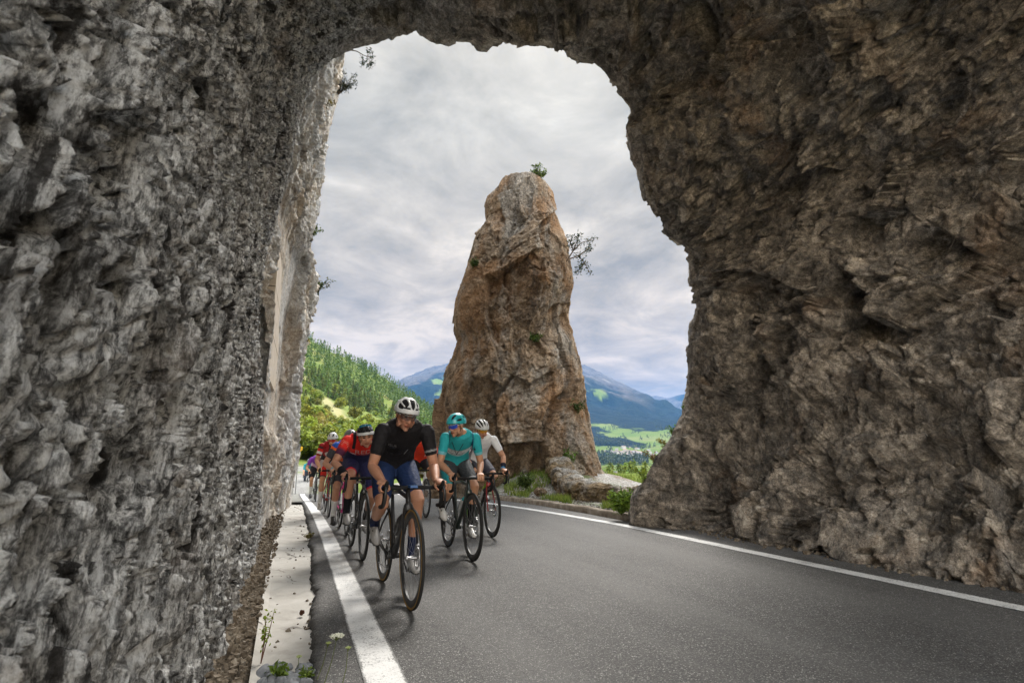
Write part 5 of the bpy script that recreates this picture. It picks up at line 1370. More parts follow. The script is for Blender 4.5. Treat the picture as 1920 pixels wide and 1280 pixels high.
    riders = [
        dict(front=(768, 1143), rz=2.8, sh=(.215, 1.270), ho=(.145, -.03, .095), head=(9, 22, -5), crank=D(145), voxel=.0062, bulk=1.03, elbow=.22, skin=(.36, .185, .120),
             jersey=j_black, shorts=shorts_of((.012, .028, .088)), helmet=dict(mat=white, style='ribs'), glasses=(lens_clear, fg), sock_mat=s_navy, shoe_mat=sh_grey, sock=.14,
             text=[('ISUS', .036, .74, -.085, (.16, .16, .17), .05)], stripes=[([(.035, .50), (.050, .66)], .0022, (.45, .45, .46), 'chest_stripe')],
             label='person in a plain black jersey and navy shorts, white vented helmet, leading', bike='matte black road bike with gold tyre sidewalls at the head of the bunch', frame=fr_black, wall=gold, comp=plain('computer_blue', (.02, .10, .30), .3, .5), bottles=1),
        dict(front=(885, 1052), rz=0, sh=(.21, 1.275), ly=-.045, ho=(.14, -.085, .105), head=(-58, 14, 0), crank=D(150), voxel=.0065, grip={'L': 'top', 'R': 'hood'}, elbow=.25, skin=(.40, .22, .14),
             jersey=j_teal, shorts=sh_teal, helmet=dict(mat=teal_h, style='few'), glasses=(lens_blue, fw), sock_mat=s_black, shoe_mat=sh_white, sock=.26,
             text=[('V E V O', .040, .62, -.005, (.05, .08, .14), 0.0)], stripes=[([(-.10, .545), (0, .52), (.10, .56)], .003, (.05, .08, .14), 'chest_stripe'), ([(-.07, .485), (0, .465), (.08, .50)], .0028, (.04, .06, .10), 'chest_stripe'), ([(0, .5), (-.025, .72), (-.06, .97)], .004, (.012, .015, .03), 'zip_edge'), ([(0, .5), (.028, .72), (.065, .97)], .004, (.012, .015, .03), 'zip_edge')],
             label='person in a turquoise and white jersey and turquoise helmet, looking sideways', bike='dark road bike under the rider in turquoise', frame=fr_green, wall=blkwall, bottles=2),
        dict(front=(922, 1007), rz=0, sh=(.20, 1.31), ly=-.03, ho=(.15, -.05, .115), head=(8, 26, 5), crank=D(-75), voxel=.0070, elbow=.9, skin=(.42, .23, .15),
             jersey=j_white, shorts=shorts_of((.055, .055, .075)), helmet=dict(mat=white, style='long'), glasses=(lens_amber, fl), sock_mat=s_lime, shoe_mat=sh_black, bands=[('L', .80, .93, (.015, .018, .035)), ('R', .80, .95, (.012, .012, .014)), ('L', .93, .965, (.08, .28, .55))],
             label='person in a pale grey white jersey with dark wristbands and a silver white helmet', bike='black road bike with red fork blades beside the rock tower', frame=fr_blk2, fork=fork_red, wall=blkwall, bottles=1),
        dict(front=(679, 1051), rz=1.5, sh=(.165, 1.245), ho=(.185, 0, .02), head=(2, 14, 8), crank=D(20), voxel=.0068, elbow=.75, skin=(.42, .22, .145), bulk=1.04,
             jersey=j_red, shorts=shorts_of((.020, .022, .075), (.60, .03, .04), .80), helmet=dict(mat=blackm, rim=white, style='ribs'), glasses=(lens_cyan, fb, 1), sock_mat=s_black, shoe_mat=sh_grey, bands=[('R', .80, .98, (.010, .010, .014))],
             text=[('RED', .105, .635, .015, (.62, .42, .42), .06), ('CYCLING', .020, .575, .035, (.50, .42, .48), .04)], stripes=[([(-.125, .56), (-.09, .585), (-.055, .56), (-.09, .535), (-.125, .56)], .0022, (.55, .5, .55), 'chest_badge')],
             label='person in a red and navy jersey, blue mirrored glasses pushed up on a black helmet', bike='black road bike under the rider in the red and navy jersey', frame=fr_blk2, wall=blkwall, bottles=0),
        dict(front=(649, 1004), rz=1, sh=(.225, 1.22), ho=(.150, .0, .07), head=(12, 34, 0), crank=D(-85), voxel=.0085, elbow=.55, skin=(.43, .23, .15),
             jersey=j_mix, shorts=shorts_of((.04, .04, .05)), helmet=dict(mat=grey_h, style='aero'), glasses=(lens_red, fb), sock_mat=s_white, shoe_mat=sh_black, sock=.24, bands=[('R', .93, .965, (.20, .42, .50))],
             label='person in a blue and orange jersey with dark grey sleeves and a smooth grey helmet', bike='pink and black road bike behind the rider in red', frame=fr_pink, fork=fr_blk2, wall=blkwall, bottles=0),
        dict(front=(616, 968), rz=1, sh=(.21, 1.295), ho=(.150, .0, .095), head=(-22, 18, 0), crank=D(-80), voxel=.009, elbow=.35, skin=(.48, .27, .16),
             jersey=j_wr, shorts=sh_wr, helmet=dict(mat=white, style='few'), glasses=(lens_red, fb), sock_mat=s_white, shoe_mat=sh_white, sock=.24,
             label='person in a dark red jersey with white chest ovals, white helmet', bike='red framed road bike ridden in the middle of the bunch', frame=fr_red, fork=fr_blk2, wall=blkwall, bottles=0),
        dict(front=(591, 940), rz=0, sh=(.235, 1.235), ho=(.17, .06, .05), head=(0, 35, 0), crank=D(-90), voxel=.0095, elbow=.4, skin=(.46, .26, .16),
             jersey=j_purple, shorts=shorts_of((.018, .018, .022)), helmet=dict(mat=white, style='few'), glasses=(lens_clear, fb), sock_mat=s_white, shoe_mat=sh_black, sock=.24,
             label='person in a purple jersey fading to pale pink, towards the back of the bunch', bike='grey road bike under the rider in purple', frame=fr_grey, wall=blkwall, bottles=0),
        dict(front=(798, 970), rz=0, sh=(.21, 1.29), ho=(.15, .0, .09), head=(-5, 25, 0), crank=D(-85), voxel=.009, elbow=.8, skin=(.45, .25, .16), warmers=(.028, .028, .034),
             jersey=j_orange, shorts=shorts_of((.015, .015, .018)), helmet=dict(mat=white, style='ribs'), glasses=(lens_clear, fb), sock_mat=s_black, shoe_mat=sh_white,
             label='person in an orange red jersey with black arm warmers, half hidden behind the leader', bike='white framed road bike half hidden behind the leader', frame=fr_white, fork=fr_white, wall=blkwall, bottles=0),
    ]
    sub = os.environ.get('RIDERS')
    if sub: riders = [riders[int(k)] for k in sub.split(',')]
    for r in riders:
        g = on_ground(*r['front'])
        for _ in range(8):
            zz = float(road_z(g[1])); g = on_ground(*r['front'], zz)
        yaw = -PI / 2 + D(r['rz']); hd = np.array([math.cos(yaw), math.sin(yaw), 0])
        loc = g - hd * .585; loc[2] = float(road_z(loc[1])) + .002
        b = make_bike('', r['crank'], r['frame'], rim, r['wall'], r['bike'], computer=r.get('comp'), fork_m=r.get('fork'))
        b.location = loc; b.rotation_euler = (0, 0, yaw)
        pitch = math.atan2(float(road_z(g[1])) - float(road_z(g[1] + .995)), .995)
        p = make_rider(r); p.location = loc; p.rotation_euler = (0, 0, yaw)
        if r['bottles']:
            o = make_bottle(None, plain('bottle_clear', (.50, .52, .53), .25, .5) if r['bottles'] == 2 or 'white' in r['label'][:40] else blackm, teal_h if r['bottles'] == 2 else blackm,
                            {1: 'dark drink bottle in the cage of the leading black bike', 2: 'pale drink bottle in the cage of the bike under the turquoise rider'}[r['bottles']] if 'pale grey' not in r['label'] else 'pale drink bottle in the cage of the bike with red fork blades')
            o.location = loc; o.rotation_euler = (0, 0, yaw)
    # the straggler on the bend
    if not sub or '9' in sub:
        def j_cy(v, t, y, s, fr): return np.tile(np.array([.012, .20, .25]), (len(v), 1))
        r = dict(sh=(.12, 1.34), ho=(.13, 0, .15), head=(0, 12, 0), crank=D(-60), voxel=.011, elbow=.9, skin=(.42, .24, .15), jersey=j_cy, shorts=shorts_of((.02, .028, .045)), short_len=.9, sleeve=.95,
                 helmet=dict(mat=grey_h, style='few'), glasses=(lens_clear, fb), sock_mat=s_black, shoe_mat=sh_black, label='person in a teal top and dark trousers riding alone far behind the bunch')
        Y = 31.0; loc = np.array([at_Y(577, 890, Y)[0], Y, float(road_z(Y)) + .002])
        b = make_bike('', r['crank'], fr_grey, rim, blkwall, 'grey bike of the last rider far down the road'); b.location = loc; b.rotation_euler = (0, 0, -PI / 2)
        p = make_rider(r); p.location = loc; p.rotation_euler = (0, 0, -PI / 2)
build_bunch()
# ------------------------------------------------------------------ plants
def leaf_mat(name, c0, c1, rnd=.35):
    t = NT(name); oi = t.n('ObjectInfo'); tint = t.attr('tint')
    c = t.mix(tint, c0, c1)
    hs = t.n('HueSaturation'); t.t.links.new(c, hs.inputs['Color'])
    t.t.links.new(t.math('MULTIPLY_ADD', oi.outputs['Random'], .06, .465), hs.inputs['Hue'])
    t.t.links.new(t.math('MULTIPLY_ADD', t.math('FRACT', t.math('MULTIPLY', oi.outputs['Random'], 7.31)), .8, .62), hs.inputs['Value'])
    t.done(hs.outputs[0], .65, None, .25)
    tr = t.n('BsdfTranslucent'); t.t.links.new(hs.outputs[0], tr.inputs[0]); mx = t.n('MixShader'); mx.inputs[0].default_value = .28
    t.t.links.new(t.b.outputs[0], mx.inputs[1]); t.t.links.new(tr.outputs[0], mx.inputs[2]); t.t.links.new(mx.outputs[0], t.out.inputs[0])
    return t.m

def leaf_cards(P, size, rs, up=.3, aspect=.6, tint=None, drop=None):
    """one bent quad per point"""
    n = len(P); nrm = rs.normal(size=(n, 3)); nrm[:, 2] = np.abs(nrm[:, 2]) + up; nrm /= np.linalg.norm(nrm, axis=1)[:, None]
    a = np.cross(nrm, rs.normal(size=(n, 3))); a /= np.linalg.norm(a, axis=1)[:, None]
    if drop is not None: a = drop / (np.linalg.norm(drop, axis=1)[:, None] + 1e-9); nrm = nrm - a * (nrm * a).sum(1)[:, None]; nrm /= np.linalg.norm(nrm, axis=1)[:, None]
    b = np.cross(nrm, a); s = (size * (.6 + .8 * rs.rand(n)))[:, None]
    v = np.stack([P - a * s, P + b * s * aspect * .8 + nrm * s * .15, P + a * s, P - b * s * aspect * .8 + nrm * s * .15], 1).reshape(-1, 3)
    q = np.arange(4 * n).reshape(-1, 4); tt = np.repeat(tint if tint is not None else rs.rand(n), 4)
    return v, q, tt

def crown_mesh(name, seed, H, W, nclump, per, leaf, base=.12, kind='bush'):
    rs = np.random.RandomState(seed); pts = []; tint = []
    for k in range(nclump):
        while True:
            c = rs.uniform(-1, 1, 3)
            if (c ** 2).sum() < 1 and (c ** 2).sum() > .12: break
        z = base + (c[2] * .5 + .5) * (1 - base)
        w = (1 - .55 * max(0, z - .55) ** 1.0 / .45) * (.65 + .35 * min(1, z / .35))
        ctr = np.array([c[0] * W * w, c[1] * W * w, z * H]); r = W * rs.uniform(.20, .40)
        g = rs.normal(size=(per, 3)); g /= np.linalg.norm(g, axis=1)[:, None]; g *= (r * rs.rand(per) ** .4)[:, None]; g[:, 2] *= .75
        pts.append(ctr + g); tint.append(np.clip(rs.rand() + .3 * (rs.rand(per) - .5), 0, 1))
    P = np.concatenate(pts); v, q, tt = leaf_cards(P, np.full(len(P), leaf), rs, .5, .7, np.concatenate(tint))
    me = quads_mesh(name, v, q); set_attr(me, 'tint', tt); return me

def conifer_mesh(name, seed, H, W, layers, per, leaf):
    rs = np.random.RandomState(seed); pts = []; dr = []
    for k in range(layers):
        z = .08 + .92 * (k + rs.rand() * .6) / layers
        r0 = W * (1 - z) ** .85 * rs.uniform(.75, 1.15)
        m = max(4, int(per * (1 - z * .7)))
        a = rs.rand(m) * 2 * PI; r = r0 * rs.rand(m) ** .55
        pts.append(np.stack([r * np.cos(a), r * np.sin(a), z * H - r * .35 + rs.normal(size=m) * .02 * H], 1)); dr.append(np.stack([np.cos(a), np.sin(a), -.45 + 0 * a], 1))
    P = np.concatenate(pts); v, q, tt = leaf_cards(P, np.full(len(P), leaf), rs, .8, .45, None, np.concatenate(dr) + .3 * rs.normal(size=(len(P), 3)))
    me = quads_mesh(name, v, q); set_attr(me, 'tint', tt); return me

def join_trunk(me, H, r, mat_leaf, mat_bark, name):
    """crown and tapered trunk in one mesh (far trees, too small to show parts)"""
    s = Soup().tube([(0, 0, -.6), (.02 * H, 0, H * .3), (0, .02 * H, H * .75)], [r * 1.3, r, r * .3], 6)
    for k in range(4):
        a = k * 1.7; s.tube([(0, 0, H * (.2 + .1 * k)), (H * .16 * math.cos(a), H * .16 * math.sin(a), H * (.36 + .1 * k))], [r * .5, r * .15], 5)
    tv = np.concatenate(s.v); bm = bmesh.new(); bm.from_mesh(me); base = [bm.verts.new(p) for p in tv]
    bm.verts.ensure_lookup_table()
    for f in s.f:
        try: fc = bm.faces.new([base[i] for i in f]); fc.material_index = 1
        except ValueError: pass
    bm.to_mesh(me); bm.free(); me.materials.append(mat_leaf); me.materials.append(mat_bark); return me

def drop_z(tree, x, y, top=3000):
    h = tree.ray_cast(Vector((x, y, top)), Vector((0, 0, -1))); return None if h[0] is None else h[0].z

def build_trees():
    bark = plain('bark', (.09, .065, .045), .9, .1, 0, .3, .6, 6)
    kinds = {
        'leafy_tree': (leaf_mat('leaf_green', (.062, .090, .012), (.20, .24, .028)), [crown_mesh('leafy_tree', 10 + k, 1, .46 + .05 * k, 46, 34, .055, .05) for k in range(4)], 'green leafy tree among the others on the lower hillside', 'leafy trees on the hillside'),
        'yellowing_bush': (leaf_mat('leaf_yellow', (.11, .12, .025), (.30, .28, .055)), [crown_mesh('yellowing_bush', 30 + k, 1, .60 + .06 * k, 40, 34, .060, .02) for k in range(3)], 'yellow green bush on the lower hillside', 'yellow green bushes on the hillside'),
        'conifer': (leaf_mat('needles', (.040, .074, .018), (.135, .190, .040)), [conifer_mesh('conifer', 50 + k, 1, .24 + .03 * k, 22, 26, .060) for k in range(4)], 'dark green conifer on the upper hillside', 'conifers on the upper hillside'),
    }
    protos = {k: [join_trunk(m, 1, .022, lm, bark, k) for m in ms] for k, (lm, ms, _, _) in kinds.items()}
    first = {}
    rs = np.random.RandomState(5); used = {k: 0 for k in kinds}; stuff_v = []; stuff_q = []; stuff_t = []; off = 0
    def put(kind, x, y, h):
        z = drop_z(HILL, x, y)
        if z is None: return False
        i = rs.randint(len(protos[kind])); me = protos[kind][i]; key = (kind, i)
        if key not in first:
            o = bpy.data.objects.new(kind, me); first[key] = o; tag(o, kinds[kind][2], kinds[kind][0].name and {'leafy_tree': 'tree', 'yellowing_bush': 'bush', 'conifer': 'conifer'}[kind], kinds[kind][3])
        else: o = first[key].copy()
        COL.objects.link(o); o.location = (x, y, z - .04 * h); o.rotation_euler = (0, 0, rs.rand() * 6.28); o.scale = (h * rs.uniform(.85, 1.2),) * 2 + (h,); used[kind] += 1; return True
    def spot(px, r): a = azim(px); return EYE[0] + r * math.sin(a), EYE[1] + r * math.cos(a)
    # lower slopes: leafy trees and bushes, leaving the pale strip open
    tries = 0
    while used['leafy_tree'] + used['yellowing_bush'] < 330 and tries < 6000:
        tries += 1
        px = rs.uniform(535, 872); r = math.exp(rs.uniform(math.log(36), math.log(250)))
        if px > 800 and r > 190: continue
        x, y = spot(px, r); P = np.array([[x, y, 0.]])
        if track_mask(np.array([px]), np.array([float(r)]), P)[0] > .25: continue
        if r < 50 and px < 640: continue
        ye = perlin(np.array([[px * .012, math.log(r) * 2.2, 1.5]]))[0] + (.28 if px > 700 else -.1) + (.15 if r < 90 else 0)
        kind = 'yellowing_bush' if ye > .12 else 'leafy_tree'
        if used[kind] > 290: continue
        h = rs.uniform(1.8, 3.8) * (1 if kind == 'leafy_tree' else .72) * (.8 + .25 * min(1, r / 120))
        if 200 > r and rs.rand() < .04: kind = 'conifer'; h *= 1.25
        put(kind, x, y, h)
    # a belt of taller leafy trees low down behind the bunch
    for k in range(26):
        px = 548 + k * 11 + rs.uniform(-6, 6); r = rs.uniform(50, 74)
        if used['leafy_tree'] < 298: put('leafy_tree', *spot(px, r), rs.uniform(2.2, 3.5))
    # upper forest
    tries = 0
    cand = []
    while len(cand) < 1500 and tries < 9000:
        tries += 1
        px = rs.uniform(520, 900); r = rs.uniform(215, 425)
        top = np.interp(px, _hx, _hy); e = hill_tan(np.array([px]), np.array([r]))[0]; y = 856 - e * F
        frac = (y - top) / 110
        if perlin(np.array([[px * .02, r * .02, 4.]]))[0] > .25 and frac > .4: continue
        cand.append((r, px))
    cand.sort()
    for k, (r, px) in enumerate(cand):
        x, y = spot(px, r); h = rs.uniform(3.8, 7.5)
        if used['conifer'] < 285 and k % 3 != 2: put('conifer', x, y, h); continue
        z = drop_z(HILL, x, y)
        if z is None: continue
        rk = np.random.RandomState(k); m = 34; zz = rk.rand(m) ** 1.2; a = rk.rand(m) * 6.28; rr = (1 - zz) * .25 * h * rk.rand(m) ** .5
        P = np.stack([x + rr * np.cos(a), y + rr * np.sin(a), z + h * (.05 + .95 * zz)], 1)
        v, q, tt = leaf_cards(P, np.full(m, .10 * h), rk, .8, .5)
        stuff_v.append(v); stuff_q.append(q + off); stuff_t.append(np.clip(tt * .5 + rk.rand() * .5, 0, 1)); off += len(v)
    me = quads_mesh('distant_forest', np.concatenate(stuff_v), np.concatenate(stuff_q)); set_attr(me, 'tint', np.concatenate(stuff_t))
    tag(link('distant_forest', me, kinds['conifer'][0], smooth=False), kind='stuff')
    # treetops below the edge of the shelf on the right
    lm = leaf_mat('needles_light', (.06, .11, .02), (.17, .23, .05))
    for k in range(46):
        px = rs.uniform(1095, 1235); r = rs.uniform(44, 150); a = azim(px); x, y = EYE[0] + r * math.sin(a), EYE[1] + r * math.cos(a)
        z = drop_z(HILL, x, y)
        if z is None: continue
        ytop = rs.uniform(870, 884) if r < 90 else rs.uniform(862, 874)
        h = EYE[2] + (856 - ytop) / F * r * 1.02 - z
        if h < 2: continue
        i = rs.randint(4); me = protos['conifer'][i]; key = ('valley', i)
        if key not in first:
            first[key] = o = bpy.data.objects.new('conifer', me); tag(o, 'green treetop rising from below the stone parapet on the valley side', 'conifer', 'treetops below the parapet')
        else: o = first[key].copy()
        COL.objects.link(o); o.location = (x, y, z); o.rotation_euler = (0, 0, rs.rand() * 6); o.scale = (h * .8, h * .8, h)

def stem_plant(name, label, cat, base, h, n, leaf, lm, sm, seed, spread=.4, lean=(0, 0, 0), group=None, needles=False, parent_things=None):
    """several curved stems carrying leaves: thing > stem, foliage"""
    rs = np.random.RandomState(seed); r = empty(name, base); tag(r, label, cat, group)
    s = Soup(); P = []; D = []
    for k in range(n):
        a = rs.rand() * 6.28; sp = spread * rs.uniform(.3, 1); hh = h * rs.uniform(.55, 1)
        tip = np.array([math.cos(a) * sp * hh, math.sin(a) * sp * hh, hh]) + np.array(lean) * hh
        mid = tip * .5 + np.array([0, 0, hh * .10]) + rs.normal(size=3) * .03 * hh
        s.tube([np.zeros(3), mid, tip], [h * .012, h * .009, h * .004], 5)
        m = max(6, int(26 if not needles else 40)); t_ = rs.uniform(.25, 1.03, m)[:, None]
        q = 2 * (1 - t_) * t_ * mid + t_ ** 2 * tip + 0 * t_
        P.append(q + rs.normal(size=(m, 3)) * leaf * .9); D.append(rs.normal(size=(m, 3)) + np.array([0, 0, .3]))
    s.obj('stem', sm, r)
    P = np.concatenate(P); v, q, tt = leaf_cards(P, np.full(len(P), leaf), rs, .4, .22 if needles else .55, None, np.concatenate(D))
    me = quads_mesh('foliage', v, q); set_attr(me, 'tint', tt); link('foliage', me, lm, r, False)
    return r

def build_small_plants():
    bark = plain('twig', (.10, .07, .05), .9, .1, 0, .3); stemm = plain('weed_stem', (.10, .12, .04), .8, .2, 0, .3); redstem = plain('red_stem', (.13, .06, .04), .8, .2, 0, .3)
    g1 = leaf_mat('shrub_leaf', (.020, .040, .010), (.085, .125, .025)); g2 = leaf_mat('fresh_leaf', (.05, .10, .012), (.16, .26, .03)); g3 = leaf_mat('dry_leaf', (.12, .11, .03), (.26, .22, .06)); gp = leaf_mat('pine_needle', (.008, .020, .008), (.030, .050, .018))
    G = 'plants rooted in the cliff'
    def C(x, y, Y=15.7): return at_Y(x, y, Y)
    stem_plant('pine_shrub', 'dark pine shrub hanging off the top edge of the pale cliff under the arch', 'shrub', C(634, 178), .62, 13, .055, gp, bark, 1, .7, (.35, 0, .1), G, True)
    stem_plant('cliff_shrub', 'yellow green shrub on the upper face of the pale cliff', 'shrub', C(586, 205, 13.3), .6, 12, .05, g3, bark, 2, .8, (.5, 0, -.3), G)
    stem_plant('cliff_shrub', 'small green shrub on the cliff edge halfway up the pale cliff', 'shrub', C(577, 446), .35, 8, .04, g1, bark, 3, .8, (.6, 0, .1), G)
    stem_plant('cliff_shrub', 'green shrub growing from the bulge of the pale cliff', 'shrub', C(580, 556), .50, 12, .045, g1, bark, 4, .8, (.7, 0, .1), G)
    stem_plant('cliff_shrub', 'olive tuft low on the bulging end of the pale cliff', 'shrub', C(553, 655, 15.0), .40, 10, .05, g3, bark, 5, .9, (.5, 0, -.2), G)
    # twig hanging at the arch lip
    r = empty('pine_twig', at_Y(655, 95, 7.75)); tag(r, 'bare pine twig with needle tufts poking out under the rim of the arch', 'twig')
    a, b = np.zeros(3), at_Y(694, 108, 7.75) - at_Y(655, 95, 7.75)
    s = Soup().tube([a - b * .15, a + b * .35 + (0, 0, .03), a + b * .7, b], [.008, .007, .005, .003], 6); P = []; rs = np.random.RandomState(3)
    for t_, d in ((.5, (.06, 0, -.10)), (.62, (.02, 0, -.16)), (.8, (.10, 0, -.10)), (.85, (.02, .02, .12)), (1, (.03, 0, .0)), (.95, (.01, 0, -.15))):
        p = a + (b - a) * t_; s.tube([p, p + np.array(d)], [.004, .002], 5); P.append(p + np.array(d) + rs.normal(size=(26, 3)) * .026)
    s.obj('stem', bark, r); P = np.concatenate(P); v, q, tt = leaf_cards(P, np.full(len(P), .026), rs, .2, .3); me = quads_mesh('foliage', v, q); set_attr(me, 'tint', tt); link('foliage', me, gp, r, False)
    # rock tower
    def T(x, y, d=0.0): return EYE + (FW * F + RT * (x - 960) - UP * (y - 640)) / F * (PIL_D + d)
    TOP = T(1012, 358)
    for yy in range(296, 400, 3):
        hit = PILLAR.ray_cast(Vector(EYE), Vector(T(1010, yy) - EYE).normalized())
        if hit[0]: TOP = np.array(hit[0]) + np.array([0, .12, -.10]); break
    stem_plant('tower_shrub', 'bushy green shrub on top of the rock tower', 'shrub', np.array(TOP), .62, 20, .05, g1, bark, 7, .75, (.1, 0, 0), None)
    r = empty('pine_branch', T(1068, 485, -.1)); tag(r, 'sparse pine branch sticking out sideways from the rock tower', 'branch')
    o = T(1068, 485, -.1); s = Soup(); P = []
    for pts in ([(1062, 490), (1075, 470), (1090, 455), (1114, 448)], [(1075, 470), (1082, 452), (1086, 440)], [(1068, 485), (1084, 480), (1096, 492), (1106, 512)], [(1084, 480), (1098, 470), (1108, 462)], [(1075, 470), (1070, 455), (1071, 445)], [(1096, 492), (1086, 505), (1080, 512)]):
        q = [T(*p, .25 * math.sin(p[0])) - o for p in pts]; s.tube(q, list(np.linspace(.026, .008, len(q))), 5)
        Q, _ = resample(np.array(q), 8)
        for p in Q[2:]: P.append(p + rs.normal(size=(16, 3)) * .075)
    s.obj('stem', bark, r); P = np.concatenate(P); v, q, tt = leaf_cards(P, np.full(len(P), .055), rs, .2, .35); me = quads_mesh('foliage', v, q); set_attr(me, 'tint', tt); link('foliage', me, gp, r, False)
    for k, (x, y, h, lab) in enumerate([(1070, 868, .35, 'tuft of weeds at the foot of the rock tower nearest the parapet'), (925, 905, .30, 'weeds at the foot of the rock tower behind the kerb'), (890, 500, .22, 'tiny tuft on the outer ledge of the rock tower'), (1084, 775, .40, 'green tuft on the valley flank of the rock tower'), (1003, 640, .22, 'small tuft in a crack halfway up the rock tower')]):
        p = T(x, y, -2.6 if k < 2 else -1.9); hit = PILLAR.ray_cast(Vector(EYE), Vector(T(x, y) - EYE).normalized())
        if hit[0]: p = np.array(hit[0])
        stem_plant('weed_tuft', lab, 'weeds', p, h, 10, .05, g2 if k < 2 else g1, stemm, 20 + k, .8, (0, -.2, 0), 'tufts on the rock tower')
    # climbing plants along the outer edge of the arch's right foot
    for k, (x, y, h, m, lab) in enumerate([(1286, 772, .17, g2, 'green sprig highest on the sloping foot of the arch'), (1262, 815, .20, g2, 'leafy sprig in the middle of the sloping foot of the arch'), (1246, 838, .18, g3, 'dry yellowish sprig on the sloping foot of the arch'), (1226, 866, .22, g3, 'straw coloured tuft lower on the sloping foot of the arch'), (1204, 896, .22, g2, 'leafy tuft near the bottom of the sloping foot of the arch')]):
        stem_plant('wall_plant', lab, 'plant', at_Y(x + 6, y + 6, 7.7), h, 7, .022, m, stemm, 40 + k, .7, (-.5, .1, .1), 'plants on the foot of the arch')
    b = on_ground(1165, 965, .09)
    stem_plant('leafy_bush', 'low bright green bush between the kerb and the foot of the arch', 'bush', b, .42, 34, .038, g2, stemm, 60, .75)
    stem_plant('leafy_bush', 'bushy green weeds beside the end of the stone parapet under the rock tower', 'bush', on_ground(1045, 908, .25), .55, 36, .05, g1, stemm, 61, .8)
    stem_plant('leafy_bush', 'pale green herb clump at the front of the grassy bank', 'bush', on_ground(985, 915, .22), .35, 22, .05, g1, stemm, 62, .9)
    # foreground weeds on the left
    stem_plant('tall_weed', 'tall thin weed with few leaves at the near end of the gutter', 'weed', on_ground(489, 1243, -.02), .27, 3, .012, g2, redstem, 71, .35, (.10, .0, 0))
    r = empty('white_flower', on_ground(628, 1300, 0)); tag(r, 'white lacy flower head on a thin stem beside the edge line', 'flower'); 
    def flower(base, px, rad, lab, root=None):
        """umbel: stem, rays and many tiny florets"""
        base = np.array(base); top = EYE + sight(*px) * np.linalg.norm(base - EYE) * 1.0
        rt = root or empty('white_flower', base)
        if root is None: tag(rt, lab, 'flower')
        d = top - base; s = Soup().tube([np.zeros(3), d * .5 + np.array([.006, 0, .0]), d * .9], [.0022, .0018, .0014], 6); P = []; rs = np.random.RandomState(int(px[0]))
        for k in range(60 if rad > .02 else 20):
            a = rs.rand() * 6.28; q = rad * rs.rand() ** .5; e = d + np.array([math.cos(a) * q, math.sin(a) * q, -.25 * q * q / rad + .006])
            s.tube([d * .9, e], .0006, 4); P.append(e + rs.normal(size=(9, 3)) * np.array([.0035, .0035, .0015]))
        s.obj('stem', stemm, rt); P = np.concatenate(P); v, q, tt = leaf_cards(P, np.full(len(P), .0028), rs, 1.2, .9); me = quads_mesh('flower_head', v, q); set_attr(me, 'tint', tt); link('flower_head', me, plain('white_petal', (.66, .67, .56), .7, .2) if rad > .02 else plain('green_bud', (.36, .42, .16), .7, .2), rt, False)
    flower(on_ground(605, 1290, -.02), (633, 1191), .036, '', r); r.location = on_ground(605, 1290, -.02)
    flower(on_ground(590, 1285, -.03), (616, 1206), .010, 'half open greenish flower bud leaning over the broken asphalt edge')
    flower(on_ground(553, 1262, -.04), (561, 1231), .010, 'small yellowish green flower bud in front of the gutter')
    flower(on_ground(640, 1290, -.0), (653, 1215), .008, 'tiny pale flower bud next to the edge line')
    stem_plant('broad_leaf_weed', 'bright green broad leaved weed among the stones at the near end of the gutter', 'weed', on_ground(518, 1272, -.03), .055, 4, .016, g2, stemm, 75, 1.1)
    stem_plant('grass_tuft', 'fresh grass tuft at the broken asphalt edge in the foreground', 'grass tuft', on_ground(572, 1277, -.04), .055, 14, .008, g2, stemm, 76, 1.0)
    stem_plant('grass_tuft', 'dry grass tuft lying over the gutter beside the asphalt', 'grass tuft', on_ground(578, 1010, -.03), .08, 10, .012, g3, stemm, 77, 1.6)
    # grass on the bank and along the verge (nobody could count the blades)
    rs = np.random.RandomState(9); P = []
    while len(P) < 15000:
        k = rs.rand()
        if k < .60:
            px, py, z = rs.uniform(945, 1075), rs.uniform(880, 948), .15
        elif k < .8: px, py, z = rs.uniform(1090, 1200), rs.uniform(884, 905), .1
        elif k < .9: px, py, z = rs.uniform(1130, 1188), rs.uniform(938, 968), .08
        else: px, py, z = rs.uniform(1075, 1135), rs.uniform(925, 945), .08
        p = on_ground(px, py, z)
        if p[1] > 34 or p[1] < 7.9: continue
        if perlin(np.array([[p[0] * .9, p[1] * .9, 2.]]))[0] < (-.05 if k < .6 else -.3 if k < .8 else .02): continue
        if p[0] < 5.45: continue
        P.append((p[0], p[1], float(shelf_z(p[0], p[1]))))
    P = np.array(P); n = len(P); a = rs.rand(n) * 6.28; dist = np.hypot(P[:, 0], P[:, 1])
    h = rs.uniform(.05, .17, n) * np.where(dist > 20, 2.6, 1); w = .004 + .0006 * dist; ln = rs.uniform(.2, .8, n) * h
    ca, sa = np.cos(a), np.sin(a); tip = P + np.stack([ca * ln, sa * ln, h], 1); sd = np.stack([-sa * w, ca * w, 0 * w], 1)
    v = np.stack([P - sd, P + sd, tip + sd * .15, tip - sd * .15], 1).reshape(-1, 3)
    me = quads_mesh('grass', v, np.arange(4 * n).reshape(-1, 4)); set_attr(me, 'tint', np.repeat(np.clip(rs.rand(n) * .8 + .3 * perlin(P * .8), 0, 1), 4))
    tag(link('grass', me, leaf_mat('grass_blade', (.07, .12, .015), (.24, .27, .06)), smooth=False), kind='stuff')

